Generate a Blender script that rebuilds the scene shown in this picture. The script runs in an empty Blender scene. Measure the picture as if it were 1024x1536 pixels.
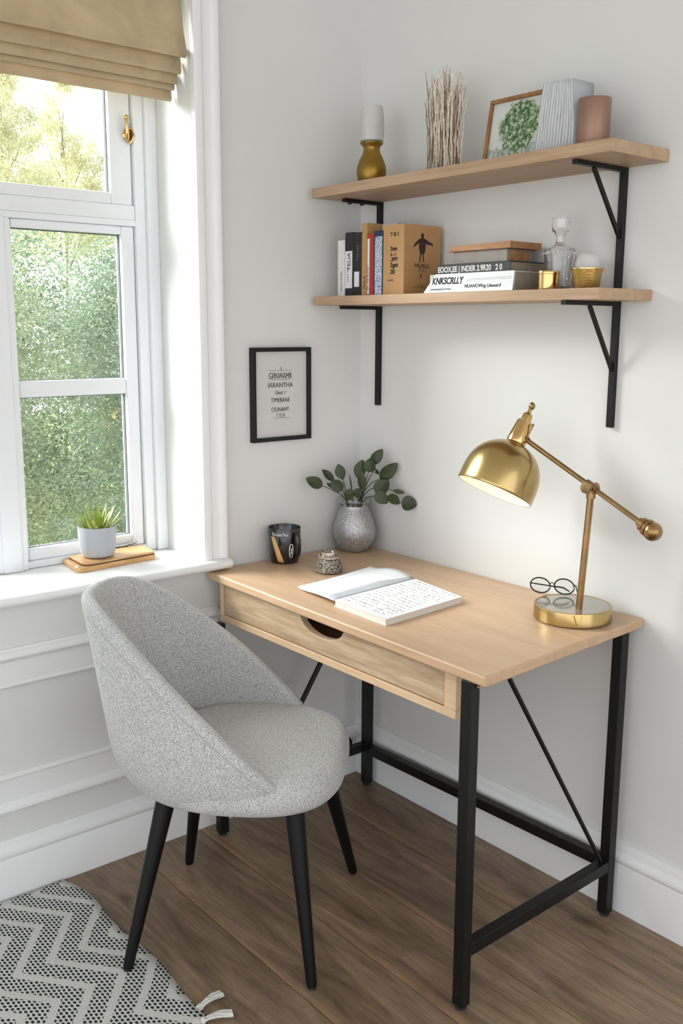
import bpy, bmesh, math, random
from mathutils import Vector, Matrix
random.seed(7)
PI = math.pi
V = Vector
COL = bpy.context.scene.collection

# ------------------------------------------------------------------ materials
def srgb(r, g, b):
    f = lambda c: (c/255/12.92) if c/255 <= .04045 else ((c/255+.055)/1.055)**2.4
    return (f(r), f(g), f(b), 1)

class NT:
    def __init__(s, name):
        s.m = bpy.data.materials.new(name); s.m.use_nodes = True
        s.t = s.m.node_tree; s.n = s.t.nodes; s.l = s.t.links
        s.b = s.n['Principled BSDF']; s.tc = s.n.new('ShaderNodeTexCoord')
    def node(s, k, **kw):
        x = s.n.new(k)
        for a, v in kw.items():
            if a in x.inputs.keys() if isinstance(a, str) else False: x.inputs[a].default_value = v
            else: setattr(x, a, v)
        return x
    def link(s, a, b): s.l.new(a, b)
    def mapping(s, scale=(1,1,1), rot=(0,0,0), src=None, loc=(0,0,0)):
        m = s.n.new('ShaderNodeMapping'); m.inputs['Scale'].default_value = scale
        m.inputs['Rotation'].default_value = rot; m.inputs['Location'].default_value = loc
        s.link(src or s.tc.outputs['Object'], m.inputs['Vector']); return m.outputs[0]
    def noise(s, vec, scale, detail=4, rough=.55, dist=0):
        n = s.n.new('ShaderNodeTexNoise'); s.link(vec, n.inputs['Vector'])
        n.inputs['Scale'].default_value = scale; n.inputs['Detail'].default_value = detail
        n.inputs['Roughness'].default_value = rough; n.inputs['Distortion'].default_value = dist
        return n.outputs['Fac']
    def ramp(s, fac, stops):
        r = s.n.new('ShaderNodeValToRGB'); e = r.color_ramp.elements
        while len(e) < len(stops): e.new(.5)
        for i, (p, c) in enumerate(stops): e[i].position = p; e[i].color = c
        s.link(fac, r.inputs[0]); return r.outputs[0]
    def mix(s, fac, a, b, mode='MIX'):
        m = s.n.new('ShaderNodeMix'); m.data_type = 'RGBA'; m.blend_type = mode
        for k, v in ((0, fac), (6, a), (7, b)):
            if isinstance(v, (int, float)): m.inputs[k].default_value = v
            elif isinstance(v, tuple): m.inputs[k].default_value = v
            else: s.link(v, m.inputs[k])
        return m.outputs[2]
    def math(s, op, a, b=None, c=None):
        m = s.n.new('ShaderNodeMath'); m.operation = op
        for i, v in enumerate((a, b, c)):
            if v is None: continue
            if isinstance(v, (int, float)): m.inputs[i].default_value = v
            else: s.link(v, m.inputs[i])
        return m.outputs[0]
    def bump(s, h, strength=.3, dist=.002):
        b = s.n.new('ShaderNodeBump'); b.inputs['Strength'].default_value = strength
        b.inputs['Distance'].default_value = dist; s.link(h, b.inputs['Height'])
        s.link(b.outputs[0], s.b.inputs['Normal'])
    def color(s, c):
        if isinstance(c, tuple): s.b.inputs['Base Color'].default_value = c
        else: s.link(c, s.b.inputs['Base Color'])
    def set(s, rough=.5, metal=0, **kw):
        s.b.inputs['Roughness'].default_value = rough; s.b.inputs['Metallic'].default_value = metal
        for k, v in kw.items(): s.b.inputs[k.replace('_', ' ')].default_value = v

def plain(name, rgb, rough=.5, metal=0, var=.06, nscale=30, bump=0, bscale=200, **kw):
    t = NT(name); c = srgb(*rgb)
    v = t.noise(t.tc.outputs['Object'], nscale)
    dk = tuple([x*(1-var) for x in c[:3]]+[1]); lt = tuple([min(1, x*(1+var)) for x in c[:3]]+[1])
    t.color(t.ramp(v, [(.35, dk), (.65, lt)])); t.set(rough, metal, **kw)
    if bump: t.bump(t.noise(t.tc.outputs['Object'], bscale, 3), bump, .001)
    return t.m

def wood(name, base, dark, light, axis='x', scale=1.0, rough=.45, contrast=1.0, spec=.4):
    t = NT(name)
    sc = {'x': (1.2, 14, 14), 'y': (14, 1.2, 14), 'z': (14, 14, 1.2)}[axis]
    m = t.mapping(tuple(v*scale for v in sc))
    big = t.noise(m, 2.2, 6, .6, .8)
    m2 = t.mapping(tuple(v*scale*(6 if v > 5 else 2) for v in sc))
    fine = t.noise(m2, 3, 4, .7)
    c = t.ramp(big, [(.5-.28/contrast, srgb(*dark)), (.5, srgb(*base)), (.5+.24/contrast, srgb(*light))])
    f = t.ramp(fine, [(.35, (.72, .72, .72, 1)), (.6, (1, 1, 1, 1))])
    t.color(t.mix(.45*contrast, c, f, 'MULTIPLY')); t.set(rough, 0, Specular_IOR_Level=spec)
    t.bump(fine, .12, .001); return t.m

M = {}
M['wall'] = plain('wall_paint', (219, 220, 219), .75, var=.012, nscale=3, bump=.05, bscale=120)
M['ceil'] = plain('ceiling_paint', (225, 224, 220), .8, var=.01, nscale=3)
M['trim'] = plain('gloss_white_paint', (232, 233, 234), .34, var=.01, nscale=6)
M['win'] = plain('window_paint', (232, 235, 239), .3, var=.01, nscale=6)
M['oak'] = wood('pale_oak', (200, 168, 137), (183, 149, 117), (211, 182, 152), 'x', 1.0, .38, .8)
M['oak_edge'] = wood('oak_edge', (212, 182, 148), (198, 165, 129), (222, 196, 164), 'x', 1.5, .42, .6)
M['drawer'] = wood('grained_oak', (186, 161, 131), (158, 132, 103), (204, 182, 153), 'x', 2.0, .5, 1.25)
M['shelf'] = wood('shelf_oak', (184, 155, 126), (160, 130, 101), (200, 172, 144), 'x', 1.0, .5, .9)
M['black'] = plain('black_steel', (14, 14, 15), .42, 0, var=.1, bump=.05, Specular_IOR_Level=.35)
M['blackwood'] = plain('black_leg', (9, 9, 10), .45, 0, var=.1, bump=.06, Specular_IOR_Level=.25)
M['brass'] = plain('brushed_brass', (188, 163, 110), .25, 1, var=.08, nscale=14)
M['brass_dk'] = plain('aged_brass', (160, 130, 92), .32, 1, var=.15, nscale=30)
M['brass_pol'] = plain('polished_brass', (216, 182, 124), .16, 1, var=.05)
M['gold'] = plain('gold_glaze', (150, 118, 52), .38, .85, var=.18, nscale=25, bump=.1)
M['copper'] = plain('copper', (150, 118, 101), .45, .5, var=.08, nscale=8)
M['white_in'] = plain('white_enamel', (250, 246, 236), .5, var=.01)
M['paper'] = plain('paper_white', (226, 228, 232), .7, var=.01)
M['paper_grey'] = plain('paper_grey', (176, 179, 185), .7, var=.02)
M['ink'] = plain('ink_black', (30, 30, 32), .7, var=.1)
M['ink_grey'] = plain('ink_grey', (110, 110, 114), .7, var=.1)
M['ink_white'] = plain('ink_white', (225, 225, 222), .6, var=.02)
M['mugblack'] = plain('mug_black', (20, 20, 21), .16, 0, var=.1, Coat_Weight=.5)
M['muggold'] = plain('mug_gold', (222, 182, 120), .35, .35, var=.05)
M['pot'] = plain('pot_grey', (172, 177, 185), .62, var=.02, bump=.05)
M['soil'] = plain('soil', (52, 45, 35), .9, var=.4, nscale=200, bump=.5)
M['tanbook'] = plain('kraft', (186, 144, 96), .62, var=.05, nscale=12, bump=.06)
M['bk_white'] = plain('book_white', (222, 223, 222), .55, var=.02)
M['bk_black'] = plain('book_black', (28, 27, 28), .45, var=.15)
M['bk_red'] = plain('book_red', (168, 48, 44), .5, var=.15)
M['bk_navy'] = plain('book_navy', (32, 44, 74), .5, var=.1)
M['bk_grey'] = plain('book_grey', (196, 194, 190), .6, var=.05)
M['bk_char'] = plain('book_charcoal', (44, 44, 47), .5, var=.1)
M['lidwood'] = wood('box_lid_wood', (170, 120, 78), (140, 92, 56), (190, 142, 98), 'x', 2, .4)
M['frost'] = plain('frosted_white', (232, 232, 228), .35, 0, var=.02, Transmission_Weight=.35)
M['candle'] = plain('candle_wax', (226, 224, 216), .5, var=.02, Subsurface_Weight=.2)
M['framewood'] = wood('frame_wood', (150, 108, 68), (118, 80, 46), (170, 126, 84), 'z', 2, .45)
M['greybox'] = plain('grey_box', (142, 134, 126), .5, var=.08)
M['stem'] = plain('stem_green', (70, 84, 50), .6, var=.2)
M['bark'] = plain('bark', (168, 158, 138), .9, var=.3, nscale=8, bump=.6)
M['grass'] = plain('lawn', (120, 140, 84), .95, var=.3, nscale=3)
M['rubber'] = plain('rubber', (34, 34, 34), .8); M['seal'] = plain('grey_seal', (88, 92, 98), .6)
M['spec'] = plain('spectacle_frame', (20, 20, 22), .25)

def pages_mat(name, a, b, freq=900, axis=2):
    t = NT(name); sep = t.n.new('ShaderNodeSeparateXYZ'); t.link(t.tc.outputs['Object'], sep.inputs[0])
    w = t.math('SINE', t.math('MULTIPLY', sep.outputs[axis], freq))
    w = t.math('ADD', t.math('MULTIPLY', w, .35), t.noise(t.tc.outputs['Object'], 260, 2))
    t.color(t.ramp(w, [(.25, srgb(*a)), (.75, srgb(*b))])); t.set(.8); return t.m
M['pages'] = pages_mat('page_edges', (206, 199, 190), (228, 223, 214), 4200)
M['pages_dk'] = pages_mat('page_edges_aged', (108, 96, 84), (176, 160, 140), 2200)
M['pages_x'] = pages_mat('page_edges_upright', (180, 174, 164), (230, 225, 214), 2600, 0)

def fabric():
    t = NT('tweed_fabric'); o = t.tc.outputs['Object']
    a = t.noise(t.mapping((1, 1, .32)), 620, 3, .75); b = t.noise(t.mapping((1, 1, 2.2)), 260, 3, .6); c = t.noise(o, 16, 3)
    f = t.math('ADD', t.math('MULTIPLY', a, .62), t.math('MULTIPLY', b, .38))
    col = t.ramp(f, [(.35, srgb(100, 102, 104)), (.46, srgb(174, 176, 176)), (.60, srgb(224, 225, 223))])
    col = t.mix(.35, col, t.ramp(c, [(.3, (.86, .86, .87, 1)), (.7, (1, 1, 1, 1))]), 'MULTIPLY')
    t.color(col); t.set(.92, 0, Specular_IOR_Level=.15, Sheen_Weight=.25)
    w = t.n.new('ShaderNodeTexVoronoi'); w.inputs['Scale'].default_value = 300; t.link(o, w.inputs['Vector'])
    t.bump(t.math('ADD', w.outputs['Distance'], f), .6, .0018); return t.m
M['fabric'] = fabric(); M['thread'] = plain('seam_thread', (178, 178, 174), .9, var=.2, nscale=400)

def linen():
    t = NT('blind_linen'); o = t.tc.outputs['Object']
    a = t.noise(t.mapping((1, 1, 6)), 90, 3, .6); b = t.noise(o, 7, 5, .6, 1.5)
    col = t.ramp(b, [(.3, srgb(196, 177, 144)), (.7, srgb(218, 200, 167))])
    col = t.mix(.25, col, t.ramp(a, [(.3, (.8, .8, .8, 1)), (.7, (1, 1, 1, 1))]), 'MULTIPLY')
    t.color(col); t.set(.8, 0, Sheen_Weight=.3, Specular_IOR_Level=.2); t.bump(a, .25, .001)
    tr = t.n.new('ShaderNodeBsdfTranslucent'); t.link(col, tr.inputs['Color'])
    mx = t.n.new('ShaderNodeMixShader'); mx.inputs[0].default_value = .30
    out = t.n['Material Output']; t.link(t.b.outputs[0], mx.inputs[1]); t.link(tr.outputs[0], mx.inputs[2]); t.link(mx.outputs[0], out.inputs[0])
    return t.m
M['linen'] = linen()

def floor_mat():
    t = NT('oak_floor'); o = t.tc.outputs['Object']
    sep = t.n.new('ShaderNodeSeparateXYZ'); t.link(o, sep.inputs[0])
    row = t.math('FLOOR', t.math('DIVIDE', t.math('ADD', sep.outputs[1], .003), .2))
    wn = t.n.new('ShaderNodeTexWhiteNoise'); wn.noise_dimensions = '1D'; t.link(row, wn.inputs['W'])
    # plank length cells, staggered by row
    xs = t.math('ADD', sep.outputs[0], t.math('MULTIPLY', wn.outputs['Value'], 1.7))
    cell = t.math('FLOOR', t.math('DIVIDE', xs, 1.9))
    wn2 = t.n.new('ShaderNodeTexWhiteNoise'); wn2.noise_dimensions = '2D'
    cmb = t.n.new('ShaderNodeCombineXYZ'); t.link(row, cmb.inputs[0]); t.link(cell, cmb.inputs[1]); t.link(cmb.outputs[0], wn2.inputs['Vector'])
    off = t.n.new('ShaderNodeCombineXYZ'); t.link(t.math('MULTIPLY', wn2.outputs['Value'], 30), off.inputs[0]); t.link(t.math('MULTIPLY', row, 3.7), off.inputs[2])
    add = t.n.new('ShaderNodeVectorMath'); t.link(o, add.inputs[0]); t.link(off.outputs[0], add.inputs[1])
    m = t.mapping((1.1, 8, 8), src=add.outputs[0]); g = t.noise(m, 1.7, 7, .62, 1.6)
    m2 = t.mapping((5, 90, 90), src=add.outputs[0]); fine = t.noise(m2, 2, 4, .7)
    cl = t.noise(t.mapping((1.4, 2.2, 1), src=add.outputs[0]), 2.2, 4, .6, .6)
    col = t.ramp(g, [(.28, srgb(102, 85, 68)), (.48, srgb(140, 119, 97)), (.7, srgb(168, 145, 120))])
    col = t.mix(.5, col, t.ramp(cl, [(.3, (.66, .65, .64, 1)), (.65, (1.0, 1.0, 1.0, 1))]), 'MULTIPLY')
    col = t.mix(.75, col, t.ramp(fine, [(.3, (.62, .60, .58, 1)), (.62, (1, 1, 1, 1))]), 'MULTIPLY')
    sw = t.noise(t.mapping((2.2, 9, 9), src=add.outputs[0]), 3.2, 8, .72, 2.6); col = t.mix(.6, col, t.ramp(sw, [(.36, (.70, .68, .66, 1)), (.47, (1, 1, 1, 1)), (.66, (1.16, 1.14, 1.12, 1))]), 'MULTIPLY')
    tone = t.ramp(wn2.outputs['Value'], [(0, (.84, .84, .85, 1)), (1, (1.06, 1.04, 1.0, 1))])
    col = t.mix(1, col, tone, 'MULTIPLY')
    # knots
    vo = t.n.new('ShaderNodeTexVoronoi'); vo.inputs['Scale'].default_value = 1.0
    t.link(t.mapping((2.6, 5, 1), src=add.outputs[0]), vo.inputs['Vector'])
    k = t.ramp(t.math('ADD', vo.outputs['Distance'], t.math('MULTIPLY', t.noise(add.outputs[0], 24, 3), .1)), [(.085, (.38, .33, .29, 1)), (.17, (1, 1, 1, 1))])
    col = t.mix(.75, col, k, 'MULTIPLY')
    # seams
    fr = t.math('FRACT', t.math('DIVIDE', t.math('ADD', sep.outputs[1], .003), .2))
    d = t.math('MINIMUM', fr, t.math('SUBTRACT', 1, fr))
    fx = t.math('FRACT', t.math('DIVIDE', xs, 1.9)); dx = t.math('MINIMUM', fx, t.math('SUBTRACT', 1, fx))
    seam = t.math('MINIMUM', t.math('MULTIPLY', d, .2), t.math('MULTIPLY', dx, 1.9))
    sm = t.ramp(t.math('MULTIPLY', seam, 100), [(.06, (.3, .26, .22, 1)), (.17, (1, 1, 1, 1))])
    # worn paler edge along the bevel
    ed = t.ramp(t.math('MULTIPLY', t.math('MULTIPLY', fr, .2), 20), [(.02, (1.5, 1.34, 1.15, 1)), (.42, (1, 1, 1, 1))])
    col = t.mix(.7, col, ed, 'MULTIPLY'); col = t.mix(.85, col, sm, 'MULTIPLY')
    t.color(col); t.set(.42, 0, Specular_IOR_Level=.4)
    t.bump(t.math('ADD', fine, t.math('MULTIPLY', t.math('MINIMUM', seam, .0015), 600)), .18, .001); return t.m
M['floor'] = floor_mat()

def rug_mat():
    t = NT('woven_rug'); o = t.tc.outputs['Object']
    sep = t.n.new('ShaderNodeSeparateXYZ'); t.link(o, sep.inputs[0]); x, y = sep.outputs[0], sep.outputs[1]
    wob = t.math('MULTIPLY', t.math('SUBTRACT', t.noise(o, 7, 2), .5), .012)
    x = t.math('ADD', x, wob); y = t.math('ADD', y, wob)
    tri = t.math('PINGPONG', t.math('ADD', x, .355+.273*10), .1365)           # 0..0.1365
    zz = t.math('SUBTRACT', y, t.math('MULTIPLY', tri, .80))
    fr = t.math('FRACT', t.math('DIVIDE', t.math('ADD', zz, 2.707-1.6+.076*40), .076))
    band = t.math('LESS_THAN', fr, .30)
    # woven stitches: rows along y, staggered
    row = t.math('FLOOR', t.math('DIVIDE', y, .0092))
    fy = t.math('FRACT', t.math('DIVIDE', y, .0092))
    xs = t.math('ADD', t.math('DIVIDE', x, .0125), t.math('MULTIPLY', t.math('MODULO', row, 2), .5))
    fx = t.math('FRACT', xs)
    dx = t.math('MULTIPLY', t.math('ABSOLUTE', t.math('SUBTRACT', fx, .5)), 1.55)
    dy = t.math('MULTIPLY', t.math('ABSOLUTE', t.math('SUBTRACT', fy, .5)), 1.75)
    r = t.math('ADD', t.math('POWER', dx, 3.2), t.math('POWER', dy, 3.2))
    r = t.math('ADD', r, t.math('MULTIPLY', t.math('SUBTRACT', t.noise(o, 300, 2), .5), .25))
    dot = t.math('MULTIPLY', t.math('LESS_THAN', r, .15), t.math('SUBTRACT', 1, band))
    base = t.ramp(t.noise(o, 380, 3, .7), [(.3, srgb(176, 176, 172)), (.6, srgb(222, 222, 217))])
    dark = t.ramp(t.noise(o, 500, 2), [(.3, srgb(34, 38, 42)), (.7, srgb(60, 64, 68))])
    t.color(t.mix(dot, base, dark)); t.set(.95, 0, Specular_IOR_Level=.1)
    t.bump(t.math('ADD', t.math('MULTIPLY', dot, .5), t.noise(o, 420, 2)), .6, .002); return t.m
M['rug'] = rug_mat()
M['tassel'] = plain('rug_yarn', (212, 211, 206), .95, var=.25, nscale=300, bump=.6, bscale=500)

def leafmat(name, a, b, tr=.3, rough=.45, nscale=60):
    t = NT(name); n = t.noise(t.tc.outputs['Object'], nscale, 3)
    c = t.ramp(n, [(.3, srgb(*a)), (.7, srgb(*b))]); t.color(c); t.set(rough, 0, Specular_IOR_Level=.4)
    ts = t.n.new('ShaderNodeBsdfTranslucent'); t.link(c, ts.inputs['Color'])
    mx = t.n.new('ShaderNodeMixShader'); mx.inputs[0].default_value = tr
    t.link(t.b.outputs[0], mx.inputs[1]); t.link(ts.outputs[0], mx.inputs[2]); t.link(mx.outputs[0], t.n['Material Output'].inputs[0])
    return t.m
M['leaf_dark'] = leafmat('dark_leaf', (34, 44, 20), (60, 74, 36), .06, .32, 25)
M['succ'] = leafmat('succulent_leaf', (112, 142, 56), (200, 208, 122), .15, .4, 40)
M['tree_a'] = leafmat('tree_leaf_mid', (122, 138, 106), (206, 212, 178), .35, .5, 2.2)  # outdoor haze and glare painted in as paler, greyer leaf colours
M['tree_b'] = leafmat('tree_leaf_dark', (104, 124, 102), (182, 194, 168), .3, .5, 2.2)  # greens lightened too, to carry the bright haze outside
M['tree_c'] = leafmat('tree_leaf_glare', (204, 204, 168), (232, 226, 194), .3, .5, 1.5)  # overexposed daylight put into the leaf colour, close to white

def glassy_pane():
    t = NT('window_glass'); n = t.n
    tr = n.new('ShaderNodeBsdfTransparent'); tr.inputs[0].default_value = (.96, .98, .97, 1)
    gl = n.new('ShaderNodeBsdfGlossy'); gl.inputs['Roughness'].default_value = .02
    fr = n.new('ShaderNodeLayerWeight'); fr.inputs[0].default_value = .5
    fac = t.math('ADD', .035, t.math('MULTIPLY', t.math('POWER', fr.outputs['Facing'], 5), .5))
    mx = n.new('ShaderNodeMixShader'); t.link(fac, mx.inputs[0]); t.link(tr.outputs[0], mx.inputs[1]); t.link(gl.outputs[0], mx.inputs[2])
    t.link(mx.outputs[0], n['Material Output'].inputs[0]); return t.m
M['pane'] = glassy_pane()
g = NT('clear_glass'); g.color((1, 1, 1, 1)); g.set(.0, 0, Transmission_Weight=1, IOR=1.45); M['glass'] = g.m

def mercury():
    t = NT('mercury_glass'); o = t.tc.outputs['Object']
    v = t.n.new('ShaderNodeTexVoronoi'); v.inputs['Scale'].default_value = 620; t.link(o, v.inputs['Vector'])
    a = t.noise(o, 150, 6, .8); f = t.math('ADD', t.math('MULTIPLY', v.outputs['Distance'], .6), t.math('MULTIPLY', a, .7))
    t.color(t.ramp(f, [(.36, srgb(84, 85, 87)), (.58, srgb(142, 143, 145)), (.78, srgb(206, 207, 208))]))
    t.set(.28, .55, Coat_Weight=.6); t.bump(f, .45, .0015); return t.m
M['mercury'] = mercury()
def beaded():
    t = NT('beaded_silver'); o = t.tc.outputs['Object']
    v = t.n.new('ShaderNodeTexVoronoi'); v.inputs['Scale'].default_value = 330; t.link(o, v.inputs['Vector'])
    t.color(t.ramp(v.outputs['Distance'], [(.2, srgb(214, 208, 196)), (.5, srgb(120, 112, 100)), (.72, srgb(46, 42, 38))]))
    t.set(.4, .3); h = t.math('SUBTRACT', 1, v.outputs['Distance']); t.bump(h, .9, .002); return t.m
M['beaded'] = beaded()
def basketgold():
    t = NT('woven_gold'); o = t.tc.outputs['Object']
    w = t.n.new('ShaderNodeTexChecker'); w.inputs['Scale'].default_value = 420; t.link(o, w.inputs['Vector'])
    t.color(t.mix(w.outputs['Fac'], srgb(206, 170, 104), srgb(120, 90, 44))); t.set(.3, .85); t.bump(w.outputs['Fac'], .5, .001); return t.m
M['basket'] = basketgold()
def bluepattern():
    t = NT('blue_white_pattern'); o = t.tc.outputs['Object']
    n = t.noise(t.mapping((1, 1, 1.6)), 260, 2, .7)
    t.color(t.ramp(n, [(.46, srgb(70, 112, 158)), (.52, srgb(216, 220, 224))])); t.set(.5); return t.m
M['blue_pat'] = bluepattern()
def basetop():
    t = NT('smoked_mirror'); t.color((.42, .38, .34, 1)); t.set(.12, .7); return t.m
M['basetop'] = basetop()
dm = NT('frosted_dome'); dm.color((.8,.8,.78,1)); dm.set(.3); _t = dm.n.new('ShaderNodeBsdfTransparent'); _m = dm.n.new('ShaderNodeMixShader'); _m.inputs[0].default_value = .62
dm.link(dm.b.outputs[0], _m.inputs[1]); dm.link(_t.outputs[0], _m.inputs[2]); dm.link(_m.outputs[0], dm.n['Material Output'].inputs[0]); M['dome'] = dm.m
bl = NT('bulb_glow'); bl.color((1, .95, .85, 1)); bl.b.inputs['Emission Color'].default_value = (1, .9, .72, 1); bl.b.inputs['Emission Strength'].default_value = 2.4; M['bulb'] = bl.m

# ------------------------------------------------------------------ helpers
def tag(o, label=None, cat=None, group=None, kind=None):
    if label: o['label'] = label
    if cat: o['category'] = cat
    if group: o['group'] = group
    if kind: o['kind'] = kind
    return o
def thing(name, loc, label, cat, group=None):
    o = bpy.data.objects.new(name, None); o.empty_display_size = .05; o.location = loc; COL.objects.link(o)
    return tag(o, label, cat, group)
def wloc(o):
    v = V((0, 0, 0))
    while o is not None: v = v + o.location; o = o.parent
    return v
class MB:
    """mesh collector in world coordinates"""
    def __init__(s): s.bm = bmesh.new()
    def face(s, vs): return s.bm.faces.new([s.bm.verts.new(v) for v in vs])
    def hexa(s, p):   # 8 points: bottom 4 ccw, top 4 ccw
        v = [s.bm.verts.new(q) for q in p]
        for f in ((3,2,1,0), (4,5,6,7), (0,1,5,4), (1,2,6,5), (2,3,7,6), (3,0,4,7)): s.bm.faces.new([v[i] for i in f])
        return s
    def box(s, a, b):
        (x0,y0,z0), (x1,y1,z1) = a, b
        x0,x1 = sorted((x0,x1)); y0,y1 = sorted((y0,y1)); z0,z1 = sorted((z0,z1))
        return s.hexa([(x0,y0,z0),(x1,y0,z0),(x1,y1,z0),(x0,y1,z0),(x0,y0,z1),(x1,y0,z1),(x1,y1,z1),(x0,y1,z1)])
    def prism(s, pts, d):   # polygon pts extruded by vector d
        d = V(d); a = [s.bm.verts.new(p) for p in pts]; b = [s.bm.verts.new(V(p)+d) for p in pts]; n = len(pts)
        s.bm.faces.new(a[::-1]); s.bm.faces.new(b)
        for i in range(n): s.bm.faces.new([a[i], a[(i+1)%n], b[(i+1)%n], b[i]])
        return s
    def tube(s, pts, r, seg=12, caps=True):
        pts = [V(p) for p in pts]; n = len(pts); rr = r if isinstance(r, (list, tuple)) else [r]*n
        t0 = (pts[1]-pts[0]).normalized(); up = V((0,0,1)) if abs(t0.z) < .9 else V((1,0,0)); u = t0.cross(up).normalized()
        rings = []
        for i in range(n):
            t = (pts[min(i+1,n-1)]-pts[max(i-1,0)]).normalized(); u = (u-t*u.dot(t)).normalized(); w = t.cross(u)
            rings.append([s.bm.verts.new(pts[i]+(u*math.cos(2*PI*k/seg)+w*math.sin(2*PI*k/seg))*rr[i]) for k in range(seg)])
        for a, b in zip(rings, rings[1:]):
            for k in range(seg): s.bm.faces.new([a[k], a[(k+1)%seg], b[(k+1)%seg], b[k]])
        if caps: s.bm.faces.new(rings[0][::-1]); s.bm.faces.new(rings[-1])
        return s
    def beam(s, a, b, w, h=None, up=(0,0,1)):   # rectangular bar
        a, b = V(a), V(b); h = h or w; t = (b-a).normalized(); up = V(up)
        if abs(t.dot(up)) > .98: up = V((0,1,0))
        x = t.cross(up).normalized(); y = x.cross(t)
        q = [(-1,-1),(1,-1),(1,1),(-1,1)]
        return s.hexa([a+x*w/2*i+y*h/2*j for i,j in q]+[b+x*w/2*i+y*h/2*j for i,j in q])
    def lathe(s, prof, c=(0,0,0), axis=(0,0,1), seg=48, cap0=True, cap1=True, close=False):
        c = V(c); ax = V(axis).normalized(); u = ax.cross(V((0,1,0)) if abs(ax.y) < .9 else V((1,0,0))).normalized(); w = ax.cross(u)
        rings = []
        for r, z in prof:
            if r < 1e-6: rings.append([s.bm.verts.new(c+ax*z)])
            else: rings.append([s.bm.verts.new(c+ax*z+(u*math.cos(2*PI*k/seg)+w*math.sin(2*PI*k/seg))*r) for k in range(seg)])
        pairs = list(zip(rings, rings[1:]))
        if close: pairs.append((rings[-1], rings[0]))
        for a, b in pairs:
            for k in range(seg):
                k2 = (k+1) % seg
                if len(a) == 1 and len(b) == 1: continue
                if len(a) == 1: s.bm.faces.new([a[0], b[k2], b[k]])
                elif len(b) == 1: s.bm.faces.new([a[k], a[k2], b[0]])
                else: s.bm.faces.new([a[k], a[k2], b[k2], b[k]])
        if not close:
            if cap0 and len(rings[0]) > 1: s.bm.faces.new(rings[0][::-1])
            if cap1 and len(rings[-1]) > 1: s.bm.faces.new(rings[-1])
        return s
    def sphere(s, c, r, seg=20, sc=(1,1,1)):
        prof = [(r*math.sin(PI*i/12), -r*math.cos(PI*i/12)) for i in range(13)]; prof[0] = (0, -r); prof[-1] = (0, r)
        n0 = len(s.bm.verts); s.lathe(prof, (0,0,0), seg=seg); s.bm.verts.ensure_lookup_table()
        for v in s.bm.verts[n0:]: v.co = V((v.co.x*sc[0], v.co.y*sc[1], v.co.z*sc[2]))+V(c)
        return s
    def grid(s, rows, closed_u=False, closed_v=False):
        g = [[s.bm.verts.new(p) for p in r] for r in rows]; n, m = len(g), len(g[0])
        for i in range(n if closed_v else n-1):
            for j in range(m if closed_u else m-1):
                s.bm.faces.new([g[i][j], g[i][(j+1)%m], g[(i+1)%n][(j+1)%m], g[(i+1)%n][j]])
        return g
    def build(s, name, mat, parent=None, smooth=False, bevel=0, seg=2, subd=0, solid=0, angle=35):
        bmesh.ops.recalc_face_normals(s.bm, faces=s.bm.faces)
        me = bpy.data.meshes.new(name); s.bm.to_mesh(me); s.bm.free()
        o = bpy.data.objects.new(name, me); COL.objects.link(o)
        mats = mat if isinstance(mat, list) else [mat]
        for m in mats: me.materials.append(m)
        if parent:
            me.transform(Matrix.Translation(-wloc(parent))); o.parent = parent
        if smooth:
            me.polygons.foreach_set('use_smooth', [True]*len(me.polygons)); me.set_sharp_from_angle(angle=math.radians(angle))
        if solid: md = o.modifiers.new('Solid', 'SOLIDIFY'); md.thickness = solid; md.offset = 0
        if bevel:
            md = o.modifiers.new('Bevel', 'BEVEL'); md.width = bevel; md.segments = seg; md.limit_method = 'ANGLE'; md.angle_limit = math.radians(40)
            me.polygons.foreach_set('use_smooth', [True]*len(me.polygons)); md.harden_normals = True
        if subd: md = o.modifiers.new('Sub', 'SUBSURF'); md.levels = subd; md.render_levels = subd
        return o

def text(s, size, origin, xd, yd, parent, mat, name='lettering', ext=.0003, align='LEFT', sx=1.0, bold=0):
    cu = bpy.data.curves.new('txt', 'FONT'); cu.body = s; cu.size = size; cu.align_x = align; cu.extrude = ext; cu.offset = bold
    tmp = bpy.data.objects.new('txt', cu); COL.objects.link(tmp)
    bpy.context.view_layer.update()
    me = bpy.data.meshes.new_from_object(tmp.evaluated_get(bpy.context.evaluated_depsgraph_get()))
    bpy.data.objects.remove(tmp)
    xd = V(xd).normalized(); yd = V(yd).normalized(); zd = xd.cross(yd).normalized()
    mt = Matrix((xd*sx, yd, zd)).transposed().to_4x4(); mt.translation = V(origin)+zd*ext
    me.transform(mt); me.materials.clear(); me.materials.append(mat)
    if parent: me.transform(Matrix.Translation(-wloc(parent)))
    o = bpy.data.objects.new(name, me); COL.objects.link(o); o.parent = parent
    return o

# ------------------------------------------------------------------ the room
def struct(o): o['kind'] = 'structure'; return o
H = 2.62
struct(MB().box((-.26, -4.2, -.06), (4.2, .15, 0)).build('floor', M['floor']))
struct(MB().box((-.26, -4.2, H), (4.2, .15, H+.1)).build('ceiling', M['ceil']))
struct(MB().box((-.26, 0, 0), (4.2, .15, H)).build('wall_right', M['wall']))
WY0, WY1, WZ0, WZ1 = -1.47, -.567, .755, 2.36
wl = MB()
wl.box((-.26, WY1, 0), (0, 0, H)); wl.box((-.26, -4.2, 0), (0, WY0, H))
wl.box((-.26, WY0, 0), (0, WY1, WZ0)); wl.box((-.26, WY0, WZ1), (0, WY1, H))
struct(wl.build('wall_left', M['wall']))

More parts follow.
